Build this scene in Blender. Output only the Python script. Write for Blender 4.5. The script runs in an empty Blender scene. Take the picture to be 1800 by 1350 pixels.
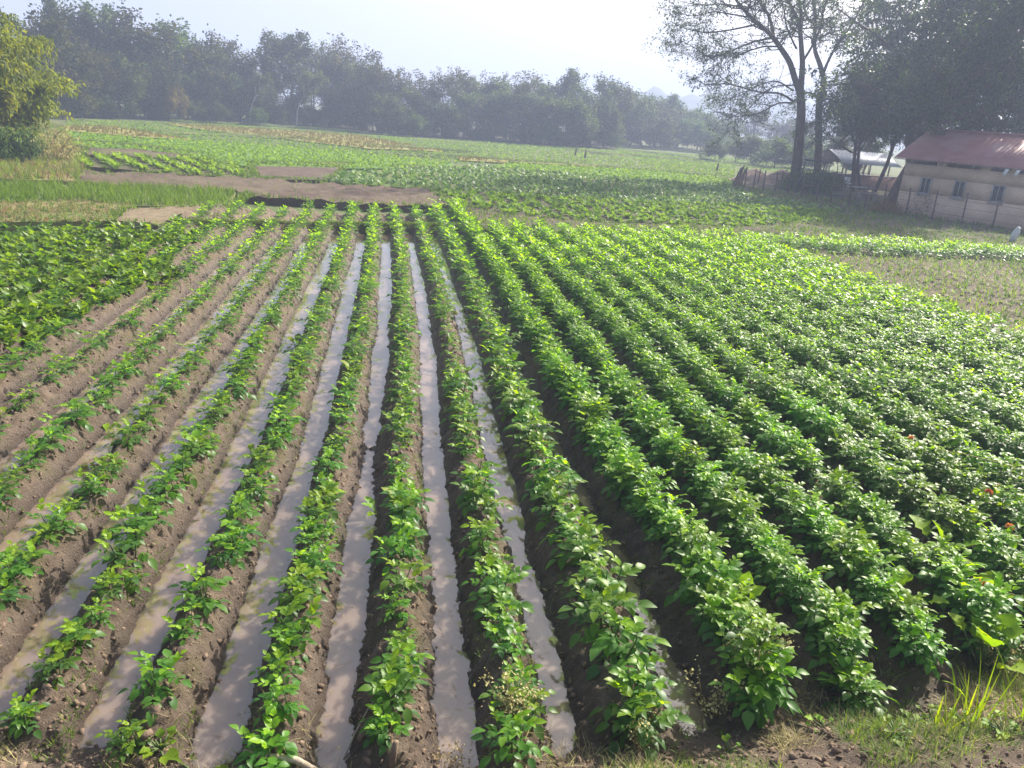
import bpy, math, random
import numpy as np
from mathutils import Vector, Matrix
from mathutils.geometry import delaunay_2d_cdt

rng = np.random.default_rng(11)
random.seed(5)
C = bpy.context.scene.collection
R = math.radians

# ------------------------------------------------------------------ camera model
PITCH, ROLL, FPX, CAMH = R(19.385), R(4.504), 1352.0, 3.62
_c, _s = math.cos(ROLL), math.sin(ROLL)
_cp, _sp = math.cos(PITCH), math.sin(PITCH)
FWD = np.array([0, _cp, -_sp]); U0 = np.array([0, _sp, _cp]); R0 = np.array([1.0, 0, 0])
CR = _c * R0 + _s * U0
CU = -_s * R0 + _c * U0

def ray(px, py):
    return FWD + CR * ((px - 900) / FPX) - CU * ((py - 675) / FPX)

def gp(px, py, z=0.0):
    d = ray(px, py); t = (z - CAMH) / d[2]
    return np.array([d[0] * t, d[1] * t, z])

def at(px, py, Y):
    d = ray(px, py); t = Y / d[1]
    return np.array([d[0] * t, Y, CAMH + d[2] * t])

def project(P):
    q = np.asarray(P, float) - np.array([0, 0, CAMH])
    zc = q @ FWD
    return 900 + FPX * (q @ CR) / zc, 675 - FPX * (q @ CU) / zc

# ------------------------------------------------------------------ noise
_T = np.random.default_rng(3).random((256, 256))
def vnoise(x, y):
    xi = np.floor(x).astype(int); yi = np.floor(y).astype(int)
    fx = x - xi; fy = y - yi
    fx = fx * fx * (3 - 2 * fx); fy = fy * fy * (3 - 2 * fy)
    a = _T[xi % 256, yi % 256]; b = _T[(xi + 1) % 256, yi % 256]
    c = _T[xi % 256, (yi + 1) % 256]; d = _T[(xi + 1) % 256, (yi + 1) % 256]
    return (a * (1 - fx) + b * fx) * (1 - fy) + (c * (1 - fx) + d * fx) * fy
def fbm(x, y, o=4):
    s = 0; a = 0.5; n = 0
    for i in range(o):
        s = s + a * vnoise(x + 17.3 * i, y - 9.1 * i); n += a; a *= 0.5; x = x * 2.03; y = y * 2.03
    return s / n
def sstep(a, b, x):
    t = np.clip((x - a) / (b - a), 0, 1)
    return t * t * (3 - 2 * t)

# ------------------------------------------------------------------ mesh building
class MB:
    def __init__(s):
        s.v = []; s.f = []; s.t = []; s.n = 0      # f: (face array (m,k))
    def add(s, v, f, t=0.5):
        v = np.asarray(v, float).reshape(-1, 3)
        if isinstance(f, (list, tuple)):
            by = {}
            for q in f: by.setdefault(len(q), []).append(q)
            for k, q in by.items(): s.f.append(np.asarray(q, int) + s.n)
        else:
            s.f.append(np.asarray(f, int) + s.n)
        s.v.append(v)
        s.t.append(np.broadcast_to(np.asarray(t, float), (len(v),)))
        s.n += len(v)
    def box(s, lo, hi, t=0.5):
        x0, y0, z0 = lo; x1, y1, z1 = hi
        v = [(x0, y0, z0), (x1, y0, z0), (x1, y1, z0), (x0, y1, z0), (x0, y0, z1), (x1, y0, z1), (x1, y1, z1), (x0, y1, z1)]
        s.add(v, [(0, 3, 2, 1), (4, 5, 6, 7), (0, 1, 5, 4), (1, 2, 6, 5), (2, 3, 7, 6), (3, 0, 4, 7)], t)
    def tube(s, pts, rad, sides=6, t=0.5, cap=True):
        pts = np.asarray(pts, float); n = len(pts)
        rad = np.broadcast_to(np.asarray(rad, float), (n,))
        d = np.gradient(pts, axis=0); d /= np.linalg.norm(d, axis=1)[:, None] + 1e-9
        ref = np.where(np.abs(d[:, 2:3]) > 0.9, np.array([[1.0, 0, 0]]), np.array([[0, 0, 1.0]]))
        a = np.cross(d, ref); a /= np.linalg.norm(a, axis=1)[:, None] + 1e-9
        b = np.cross(d, a)
        an = np.linspace(0, 2 * math.pi, sides, endpoint=False)
        ring = np.cos(an)[None, :, None] * a[:, None] + np.sin(an)[None, :, None] * b[:, None]
        v = (pts[:, None] + ring * rad[:, None, None]).reshape(-1, 3)
        i = np.arange(n - 1)[:, None] * sides; j = np.arange(sides)[None]; j2 = (j + 1) % sides
        f = np.stack([i + j, i + j2, i + sides + j2, i + sides + j], -1).reshape(-1, 4)
        s.add(v, f, t)
        if cap:
            base = s.n - n * sides
            s.f.append(np.array([list(range(base + (n - 1) * sides, base + n * sides))]))
            s.f.append(np.array([list(range(base + sides - 1, base - 1, -1))]))
    def inst(s, tv, tf, mats, pos, t):
        """many copies of one small shape: tv (m,3), tf (k,q), mats (N,3,3), pos (N,3), t (N,)"""
        N = len(pos)
        if N == 0: return
        m = len(tv)
        v = np.einsum('nij,mj->nmi', mats, tv) + pos[:, None]
        f = (tf[None] + (np.arange(N) * m)[:, None, None]).reshape(-1, tf.shape[1])
        s.add(v.reshape(-1, 3), f, np.repeat(t, m))
    def mesh(s, name, mat, smooth=False):
        me = bpy.data.meshes.new(name)
        v = np.concatenate(s.v) if s.v else np.zeros((0, 3))
        loops = np.concatenate([f.ravel() for f in s.f]) if s.f else np.zeros(0, int)
        tot = np.concatenate([np.full(len(f), f.shape[1]) for f in s.f]) if s.f else np.zeros(0, int)
        st = np.concatenate([[0], np.cumsum(tot)[:-1]]) if len(tot) else np.zeros(0, int)
        me.vertices.add(len(v)); me.vertices.foreach_set('co', v.astype(np.float32).ravel())
        me.loops.add(len(loops)); me.loops.foreach_set('vertex_index', loops.astype(np.int32))
        me.polygons.add(len(tot)); me.polygons.foreach_set('loop_start', st.astype(np.int32))
        me.polygons.foreach_set('loop_total', tot.astype(np.int32))
        if smooth: me.polygons.foreach_set('use_smooth', np.ones(len(tot), bool))
        at_ = me.attributes.new('tint', 'FLOAT', 'POINT')
        at_.data.foreach_set('value', np.concatenate(s.t).astype(np.float32))
        me.update(calc_edges=True); me.validate()
        me.materials.append(mat)
        return me
    def build(s, name, mat, parent=None, smooth=False):
        o = bpy.data.objects.new(name, s.mesh(name, mat, smooth)); C.objects.link(o)
        if parent is not None: o.parent = parent
        return o

def tag(o, label=None, cat=None, group=None, kind=None):
    for k, v in (('label', label), ('category', cat), ('group', group), ('kind', kind)):
        if v: o[k] = v
    return o
def empty(name, loc, label, cat, group=None, rz=0, sc=1):
    o = bpy.data.objects.new(name, None); C.objects.link(o)
    o.location = loc; o.rotation_euler = (0, 0, rz); o.scale = (sc, sc, sc)
    o.empty_display_size = 0.2
    return tag(o, label, cat, group)
def child(name, me, parent):
    o = bpy.data.objects.new(name, me); C.objects.link(o); o.parent = parent
    return o
def copy_tree(o, parent=None):
    c = o.copy(); C.objects.link(c); c.parent = parent
    for ch in o.children: copy_tree(ch, c)
    return c
ORD = ['zeroth', 'first', 'second', 'third', 'fourth', 'fifth', 'sixth', 'seventh', 'eighth', 'ninth', 'tenth', 'eleventh', 'twelfth', 'thirteenth', 'fourteenth',
       'fifteenth', 'sixteenth', 'seventeenth', 'eighteenth', 'nineteenth', 'twentieth']
def ordw(n):
    if n <= 20: return ORD[n]
    tens = {2: 'twent', 3: 'thirt', 4: 'fort', 5: 'fift', 6: 'sixt', 7: 'sevent', 8: 'eight', 9: 'ninet'}[n // 10]
    if n % 10 == 0: return tens + 'ieth'
    return tens + 'y-' + ORD[n % 10]

# ------------------------------------------------------------------ materials
def nt(name):
    m = bpy.data.materials.new(name); m.use_nodes = True
    t = m.node_tree; t.nodes.clear()
    out = t.nodes.new('ShaderNodeOutputMaterial')
    return m, t, out
def N(t, ty, **kw):
    n = t.nodes.new(ty)
    for k, v in kw.items():
        if k in n.inputs: n.inputs[k].default_value = v
        else: setattr(n, k, v)
    return n
def ramp(t, stops):
    n = t.nodes.new('ShaderNodeValToRGB'); e = n.color_ramp.elements
    while len(e) < len(stops): e.new(0.5)
    for i, (p, c) in enumerate(stops): e[i].position = p; e[i].color = (*c, 1)
    return n
def mixc(t, fac, a, b, blend='MIX'):
    n = t.nodes.new('ShaderNodeMix'); n.data_type = 'RGBA'; n.blend_type = blend
    for s, v in ((0, fac), (6, a), (7, b)):
        if hasattr(v, 'links') or isinstance(v, bpy.types.NodeSocket): t.links.new(v, n.inputs[s])
        else: n.inputs[s].default_value = v if s == 0 else (*v, 1)
    return n.outputs[2]

def leaf_mat(name, dark, mid, light, rough=0.45, spec=0.35, trans=0.4, tcol=(1.6, 1.5, 0.5), hue=0.03, vary=0.25):
    m, t, out = nt(name)
    a = N(t, 'ShaderNodeAttribute', attribute_name='tint')
    r = ramp(t, [(0.0, dark), (0.5, mid), (1.0, light)])
    t.links.new(a.outputs['Fac'], r.inputs[0])
    oi = N(t, 'ShaderNodeObjectInfo')
    hs = N(t, 'ShaderNodeHueSaturation')
    ma = N(t, 'ShaderNodeMapRange'); ma.inputs['To Min'].default_value = 0.5 - hue; ma.inputs['To Max'].default_value = 0.5 + hue
    t.links.new(oi.outputs['Random'], ma.inputs['Value']); t.links.new(ma.outputs[0], hs.inputs['Hue'])
    mb = N(t, 'ShaderNodeMapRange'); mb.inputs['To Min'].default_value = 1 - vary; mb.inputs['To Max'].default_value = 1 + vary
    t.links.new(oi.outputs['Random'], mb.inputs['Value']); t.links.new(mb.outputs[0], hs.inputs['Value'])
    t.links.new(r.outputs[0], hs.inputs['Color'])
    p = N(t, 'ShaderNodeBsdfPrincipled', Roughness=rough); p.inputs['Specular IOR Level'].default_value = spec
    t.links.new(hs.outputs[0], p.inputs['Base Color'])
    tc = mixc(t, 1.0, hs.outputs[0], tcol, 'MULTIPLY')
    tr = N(t, 'ShaderNodeBsdfTranslucent'); t.links.new(tc, tr.inputs['Color'])
    mx = N(t, 'ShaderNodeMixShader'); mx.inputs[0].default_value = trans
    t.links.new(p.outputs[0], mx.inputs[1]); t.links.new(tr.outputs[0], mx.inputs[2])
    t.links.new(mx.outputs[0], out.inputs[0])
    return m

def rough_mat(name, c1, c2, scale=4.0, rough=0.9, bump=0.3, bscale=30.0, spec=0.2, c3=None, scale3=0.5, metallic=0.0, stretch=None):
    m, t, out = nt(name)
    tc = N(t, 'ShaderNodeTexCoord'); vec = tc.outputs['Object']
    if stretch:
        mp = N(t, 'ShaderNodeMapping'); mp.inputs['Scale'].default_value = stretch
        t.links.new(vec, mp.inputs[0]); vec = mp.outputs[0]
    n1 = N(t, 'ShaderNodeTexNoise', Scale=scale, Detail=8.0, Roughness=0.65); t.links.new(vec, n1.inputs['Vector'])
    r = ramp(t, [(0.32, c1), (0.68, c2)]); t.links.new(n1.outputs[0], r.inputs[0])
    col = r.outputs[0]
    if c3:
        n3 = N(t, 'ShaderNodeTexNoise', Scale=scale3, Detail=4.0); t.links.new(vec, n3.inputs['Vector'])
        r3 = ramp(t, [(0.45, (0, 0, 0)), (0.62, (1, 1, 1))]); t.links.new(n3.outputs[0], r3.inputs[0])
        col = mixc(t, r3.outputs[0], col, c3)
    p = N(t, 'ShaderNodeBsdfPrincipled', Roughness=rough, Metallic=metallic); p.inputs['Specular IOR Level'].default_value = spec
    t.links.new(col, p.inputs['Base Color'])
    if bump:
        n2 = N(t, 'ShaderNodeTexNoise', Scale=bscale, Detail=6.0, Roughness=0.7); t.links.new(vec, n2.inputs['Vector'])
        b = N(t, 'ShaderNodeBump', Strength=bump, Distance=0.05); t.links.new(n2.outputs[0], b.inputs['Height'])
        t.links.new(b.outputs[0], p.inputs['Normal'])
    t.links.new(p.outputs[0], out.inputs[0])
    return m

def field_soil_mat():
    m, t, out = nt('field_soil')
    geo = N(t, 'ShaderNodeNewGeometry'); sx = N(t, 'ShaderNodeSeparateXYZ'); t.links.new(geo.outputs['Position'], sx.inputs[0])
    n1 = N(t, 'ShaderNodeTexNoise', Scale=7.0, Detail=9.0, Roughness=0.7); t.links.new(geo.outputs['Position'], n1.inputs['Vector'])
    dry = ramp(t, [(0.3, (0.07, 0.049, 0.034)), (0.5, (0.145, 0.105, 0.074)), (0.75, (0.27, 0.205, 0.15))]); t.links.new(n1.outputs[0], dry.inputs[0])
    n2 = N(t, 'ShaderNodeTexNoise', Scale=2.2, Detail=5.0); t.links.new(geo.outputs['Position'], n2.inputs['Vector'])
    moss = ramp(t, [(0.52, (0, 0, 0)), (0.72, (0.75, 0.75, 0.75))]); t.links.new(n2.outputs[0], moss.inputs[0])
    col = mixc(t, moss.outputs[0], dry.outputs[0], (0.125, 0.115, 0.045))
    # moisture: tint attribute = wetness of the place
    a = N(t, 'ShaderNodeAttribute', attribute_name='tint')
    ad = N(t, 'ShaderNodeMath', operation='ADD'); t.links.new(a.outputs['Fac'], ad.inputs[0])
    nm = N(t, 'ShaderNodeMapRange'); nm.inputs['To Min'].default_value = -0.35; nm.inputs['To Max'].default_value = 0.35
    t.links.new(n1.outputs[0], nm.inputs['Value']); t.links.new(nm.outputs[0], ad.inputs[1]); ad.use_clamp = True
    col = mixc(t, ad.outputs[0], col, (0.08, 0.058, 0.044))
    p = N(t, 'ShaderNodeBsdfPrincipled'); t.links.new(col, p.inputs['Base Color'])
    rr = N(t, 'ShaderNodeMapRange'); rr.inputs['To Min'].default_value = 0.95; rr.inputs['To Max'].default_value = 0.33
    t.links.new(ad.outputs[0], rr.inputs['Value']); t.links.new(rr.outputs[0], p.inputs['Roughness'])
    p.inputs['Specular IOR Level'].default_value = 0.4
    n3 = N(t, 'ShaderNodeTexNoise', Scale=38.0, Detail=7.0, Roughness=0.75); t.links.new(geo.outputs['Position'], n3.inputs['Vector'])
    b = N(t, 'ShaderNodeBump', Strength=0.9, Distance=0.06); t.links.new(n3.outputs[0], b.inputs['Height'])
    t.links.new(b.outputs[0], p.inputs['Normal']); t.links.new(p.outputs[0], out.inputs[0])
    return m

def water_mat():
    m, t, out = nt('muddy_water')
    geo = N(t, 'ShaderNodeNewGeometry')
    n1 = N(t, 'ShaderNodeTexNoise', Scale=1.3, Detail=5.0); t.links.new(geo.outputs['Position'], n1.inputs['Vector'])
    r = ramp(t, [(0.35, (0.175, 0.122, 0.088)), (0.7, (0.24, 0.175, 0.132))]); t.links.new(n1.outputs[0], r.inputs[0])
    p = N(t, 'ShaderNodeBsdfPrincipled', Roughness=0.05, IOR=1.8)
    p.inputs['Specular IOR Level'].default_value = 0.5
    p.subsurface_method = 'BURLEY'; p.inputs['Subsurface Weight'].default_value = 1.0; p.inputs['Subsurface Scale'].default_value = .14; p.inputs['Subsurface Radius'].default_value = (1, .8, .65)
    t.links.new(r.outputs[0], p.inputs['Base Color'])
    n2 = N(t, 'ShaderNodeTexNoise', Scale=9.0, Detail=3.0); t.links.new(geo.outputs['Position'], n2.inputs['Vector'])
    b = N(t, 'ShaderNodeBump', Strength=0.06, Distance=0.02); t.links.new(n2.outputs[0], b.inputs['Height'])
    t.links.new(b.outputs[0], p.inputs['Normal']); t.links.new(p.outputs[0], out.inputs[0])
    return m

M = {}
M['soil'] = field_soil_mat()
M['water'] = water_mat()
M['potato'] = leaf_mat('potato_leaf', (0.05, 0.13, 0.042), (0.1, 0.225, 0.026), (0.215, 0.35, 0.014), rough=0.42, spec=0.34, trans=0.56, tcol=(2.2, 2.1, 0.25), hue=0.012, vary=0.15)
M['potato_stem'] = leaf_mat('potato_stem', (0.06, 0.1, 0.03), (0.1, 0.15, 0.04), (0.16, 0.2, 0.05), rough=0.6, trans=0.2)
M['mustard'] = leaf_mat('mustard_leaf', (0.08, 0.17, 0.02), (0.14, 0.26, 0.02), (0.24, 0.34, 0.02), rough=0.5, spec=0.2, trans=0.45, tcol=(2.0, 1.8, 0.4), hue=0.012)
M['greens'] = leaf_mat('leafy_greens', (0.035, 0.115, 0.03), (0.09, 0.215, 0.028), (0.175, 0.31, 0.022), rough=0.42, spec=0.4, trans=0.45, tcol=(1.8, 1.8, 0.3))
M['rice'] = leaf_mat('young_cereal', (0.07, 0.14, 0.02), (0.11, 0.21, 0.025), (0.17, 0.26, 0.04), rough=0.6, spec=0.2, trans=0.4, tcol=(1.5, 1.5, 0.5))
M['drygrass'] = leaf_mat('dry_grass', (0.2, 0.16, 0.08), (0.32, 0.26, 0.13), (0.45, 0.38, 0.2), rough=0.8, spec=0.15, trans=0.3, tcol=(1.2, 1.1, 0.8))
M['ripe'] = leaf_mat('ripening_leaf', (0.17, 0.18, 0.04), (0.26, 0.25, 0.06), (0.34, 0.31, 0.09), rough=0.7, spec=0.1, trans=0.3, tcol=(1.2, 1.1, 0.7))
M['weed'] = leaf_mat('weed_grass', (0.06, 0.11, 0.02), (0.11, 0.18, 0.03), (0.22, 0.26, 0.05), rough=0.6, spec=0.25, trans=0.4, tcol=(1.6, 1.5, 0.5))
M['crop'] = leaf_mat('far_crop', (0.085, 0.15, 0.03), (0.15, 0.23, 0.035), (0.23, 0.32, 0.035), rough=0.6, spec=0.15, trans=0.4, tcol=(1.7, 1.6, 0.5))
M['bluecrop'] = leaf_mat('cabbage_crop', (0.07, 0.13, 0.05), (0.12, 0.19, 0.06), (0.21, 0.29, 0.1), rough=0.5, spec=0.3, trans=0.35, tcol=(1.4, 1.4, 0.6))
M['forest'] = leaf_mat('forest_leaf', (0.025, 0.05, 0.015), (0.055, 0.09, 0.022), (0.14, 0.17, 0.035), rough=0.6, spec=0.15, trans=0.35, tcol=(1.6, 1.4, 0.5), hue=0.04, vary=0.5)
M['forest_airy'] = leaf_mat('olive_leaf', (0.035, 0.05, 0.018), (0.07, 0.085, 0.028), (0.15, 0.15, 0.045), rough=0.6, spec=0.15, trans=0.35, tcol=(1.5, 1.35, 0.5), hue=0.03, vary=0.4)
M['forest_tall'] = leaf_mat('grey_green_leaf', (0.035, 0.055, 0.028), (0.065, 0.09, 0.04), (0.13, 0.155, 0.06), rough=0.6, spec=0.15, trans=0.35, tcol=(1.4, 1.35, 0.6), hue=0.03, vary=0.35)
M['forest_bush'] = leaf_mat('scrub_leaf', (0.03, 0.055, 0.016), (0.06, 0.095, 0.022), (0.13, 0.16, 0.035), rough=0.6, spec=0.15, trans=0.35, tcol=(1.6, 1.4, 0.5), hue=0.04, vary=0.5)
M['bigtree'] = leaf_mat('tall_tree_leaf', (0.024, 0.045, 0.014), (0.042, 0.07, 0.02), (0.085, 0.115, 0.025), rough=0.5, spec=0.3, trans=0.35, tcol=(1.6, 1.5, 0.5), hue=0.02)
M['bamboo'] = leaf_mat('bamboo_leaf', (0.075, 0.13, 0.018), (0.145, 0.215, 0.025), (0.25, 0.3, 0.035), rough=0.55, spec=0.2, trans=0.5, tcol=(1.7, 1.5, 0.4), hue=0.01)
M['bark'] = rough_mat('bark', (0.05, 0.036, 0.028), (0.13, 0.095, 0.075), 6, 0.95, 0.6, 18, stretch=(1, 1, 0.25))
M['palebark'] = rough_mat('pale_bark', (0.3, 0.27, 0.24), (0.46, 0.42, 0.38), 5, 0.9, 0.3, 18)
M['clod'] = rough_mat('clod', (0.11, 0.076, 0.052), (0.26, 0.19, 0.135), 9, 0.95, 0.5, 50)
M['plough'] = rough_mat('ploughed_soil', (0.062, 0.043, 0.03), (0.13, 0.092, 0.066), 1.6, 0.95, 0.8, 6, c3=(0.12, 0.095, 0.06), scale3=0.2)
M['straw'] = rough_mat('straw_soil', (0.13, 0.098, 0.06), (0.25, 0.2, 0.125), 5, 0.95, 0.4, 20)
M['grassdry'] = rough_mat('dry_turf', (0.15, 0.14, 0.05), (0.27, 0.23, 0.1), 3, 0.95, 0.5, 14, c3=(0.12, 0.15, 0.04), scale3=0.25)
M['turf'] = rough_mat('green_turf', (0.075, 0.12, 0.028), (0.13, 0.18, 0.045), 2.5, 0.95, 0.5, 10, c3=(0.17, 0.17, 0.06), scale3=0.12)
M['path'] = rough_mat('path_soil', (0.065, 0.052, 0.034), (0.135, 0.105, 0.07), 2.5, 0.95, 0.6, 12, c3=(0.085, 0.1, 0.032), scale3=0.4)  # soil toned darker to stand in for the thin tree shade
M['sprout_soil'] = rough_mat('seedbed_soil', (0.075, 0.058, 0.036), (0.135, 0.105, 0.066), 3, 0.95, 0.5, 12)
M['ground'] = rough_mat('meadow', (0.07, 0.1, 0.03), (0.11, 0.14, 0.045), 0.4, 0.95, 0.4, 4, c3=(0.13, 0.13, 0.055), scale3=0.035, stretch=(0.5, 1, 1))
M['yellow'] = rough_mat('ripening_field', (0.17, 0.17, 0.045), (0.26, 0.235, 0.065), 0.8, 0.95, 0.3, 4)
M['brightgreen'] = rough_mat('bright_field', (0.07, 0.15, 0.022), (0.12, 0.22, 0.03), 1.2, 0.9, 0.4, 5)
M['wall'] = None
M['metal_roof'] = rough_mat('rusty_red_roof', (0.235, 0.088, 0.078), (0.34, 0.145, 0.13), 1.2, 0.5, 0.1, 20, spec=0.4, c3=(0.34, 0.2, 0.19), scale3=0.5)
M['tin'] = rough_mat('tin_sheet', (0.3, 0.33, 0.38), (0.42, 0.46, 0.52), 2, 0.45, 0.05, 20, spec=0.5, metallic=0.3)
M['wood'] = rough_mat('dry_wood', (0.13, 0.09, 0.06), (0.28, 0.21, 0.15), 8, 0.9, 0.5, 30)
M['paleWood'] = rough_mat('bleached_wood', (0.3, 0.23, 0.16), (0.48, 0.4, 0.3), 10, 0.85, 0.4, 40)
M['steel'] = rough_mat('dark_painted_steel', (0.03, 0.035, 0.05), (0.06, 0.065, 0.085), 6, 0.5, 0.1, 30, spec=0.4)
M['rust'] = rough_mat('rusty_post', (0.07, 0.045, 0.035), (0.15, 0.1, 0.08), 8, 0.9, 0.3, 30)
M['frame'] = rough_mat('grey_frame', (0.26, 0.25, 0.25), (0.36, 0.35, 0.35), 6, 0.7, 0.1, 30)
M['white'] = rough_mat('white_plastic', (0.66, 0.66, 0.66), (0.8, 0.8, 0.8), 6, 0.6, 0.1, 30)
M['lowwall'] = rough_mat('brick_yard_wall', (0.22, 0.13, 0.1), (0.33, 0.21, 0.17), 3, 0.9, 0.3, 20)
M['palesack'] = rough_mat('pale_sacking', (0.5, 0.5, 0.5), (0.62, 0.62, 0.62), 6, 0.8, 0.2, 30)
M['floor_shade'] = rough_mat('leaf_litter', (0.04, 0.032, 0.02), (0.085, 0.07, 0.04), 1, 0.95, 0.3, 6)  # shade under the wood put into a dark floor colour, closing bright gaps
M['sand'] = rough_mat('heaped_sand', (0.22, 0.15, 0.115), (0.33, 0.24, 0.19), 2, 0.95, 0.5, 14)
M['hill'] = rough_mat('hill', (0.05, 0.07, 0.04), (0.09, 0.11, 0.06), 0.02, 0.95, 0.0, 1)
M['flower'] = leaf_mat('orange_flower', (0.5, 0.1, 0.05), (0.62, 0.17, 0.08), (0.7, 0.3, 0.12), rough=0.6, trans=0.3, tcol=(1.1, 1, 1))
m, t, out = nt('window_glass')
p = N(t, 'ShaderNodeBsdfPrincipled', Roughness=0.15); p.inputs['Base Color'].default_value = (0.03, 0.035, 0.04, 1)
t.links.new(p.outputs[0], out.inputs[0]); M['glass'] = m
m, t, out = nt('cream_brick')
tc = N(t, 'ShaderNodeTexCoord'); sx = N(t, 'ShaderNodeSeparateXYZ'); cx = N(t, 'ShaderNodeCombineXYZ')
t.links.new(tc.outputs['Object'], sx.inputs[0])
ad = N(t, 'ShaderNodeMath', operation='ADD'); t.links.new(sx.outputs[0], ad.inputs[0]); t.links.new(sx.outputs[1], ad.inputs[1])
t.links.new(ad.outputs[0], cx.inputs[0]); t.links.new(sx.outputs[2], cx.inputs[1])
bt = N(t, 'ShaderNodeTexBrick', Scale=1.0)
bt.inputs['Color1'].default_value = (0.78, 0.55, 0.39, 1); bt.inputs['Color2'].default_value = (0.68, 0.49, 0.355, 1); bt.inputs['Mortar'].default_value = (0.6, 0.43, 0.31, 1)
bt.inputs['Mortar Size'].default_value = 0.014; bt.inputs['Brick Width'].default_value = 0.27; bt.inputs['Row Height'].default_value = 0.1
t.links.new(cx.outputs[0], bt.inputs['Vector'])
nn = N(t, 'ShaderNodeTexNoise', Scale=0.8, Detail=5.0); t.links.new(tc.outputs['Object'], nn.inputs['Vector'])
rr = ramp(t, [(0.4, (0.78, 0.74, 0.72)), (0.65, (1, 1, 1))]); t.links.new(nn.outputs[0], rr.inputs[0])
p = N(t, 'ShaderNodeBsdfPrincipled', Roughness=0.9)
t.links.new(mixc(t, 1.0, bt.outputs[0], rr.outputs[0], 'MULTIPLY'), p.inputs['Base Color'])
b = N(t, 'ShaderNodeBump', Strength=0.5, Distance=0.01); b.invert = True; t.links.new(bt.outputs[1], b.inputs['Height']); t.links.new(b.outputs[0], p.inputs['Normal'])
t.links.new(p.outputs[0], out.inputs[0]); M['wall'] = m

# ------------------------------------------------------------------ leaf templates
def leaf_shape(nseg, w, fold=0.25, droop=0.35, prof=None):
    """leaf along +x, unit length, folded along its midrib, tip drooping; 3 verts per section"""
    prof = prof or [0.0, 0.85, 1.0, 0.62, 0.0] 
    xs = np.linspace(0, 1, nseg + 1); ww = np.interp(xs, np.linspace(0, 1, len(prof)), prof) * w / 2
    v = []
    for x, h in zip(xs, ww):
        z = -droop * x * x
        v += [(x, h, z + fold * h), (x, 0, z), (x, -h, z + fold * h)]
    f = []
    for i in range(nseg):
        a = i * 3
        f += [(a, a + 1, a + 4, a + 3), (a + 1, a + 2, a + 5, a + 4)]
    return np.array(v), np.array(f)
LEAF_HI = leaf_shape(4, 0.62)
LEAF_MID = leaf_shape(2, 0.66, prof=[0.12, 1.0, 0.0])
DIAMOND = (np.array([(0, 0, 0), (0.45, 0.3, 0.03), (1, 0, -0.15), (0.45, -0.3, 0.03)]), np.array([(0, 1, 2, 3)]))
NARROW = (np.array([(0, 0, 0), (0.4, 0.12, 0.02), (1, 0, -0.25), (0.4, -0.12, 0.02)]), np.array([(0, 1, 2, 3)]))
BLADE = (np.array([(0, 0.5, 0), (0, -0.5, 0), (0.5, -0.32, 0), (0.5, 0.32, 0), (1, 0, 0)]), None)

def frames(d, up):
    """rotation matrices with x along d and z near up; d, up (N,3)"""
    d = d / (np.linalg.norm(d, axis=1)[:, None] + 1e-9)
    y = np.cross(up, d); y /= np.linalg.norm(y, axis=1)[:, None] + 1e-9
    z = np.cross(d, y)
    return np.stack([d, y, z], -1)

def rot_az(d, a):
    c, s = math.cos(a), math.sin(a)
    return np.array([d[0] * c - d[1] * s, d[0] * s + d[1] * c, d[2]])

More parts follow.
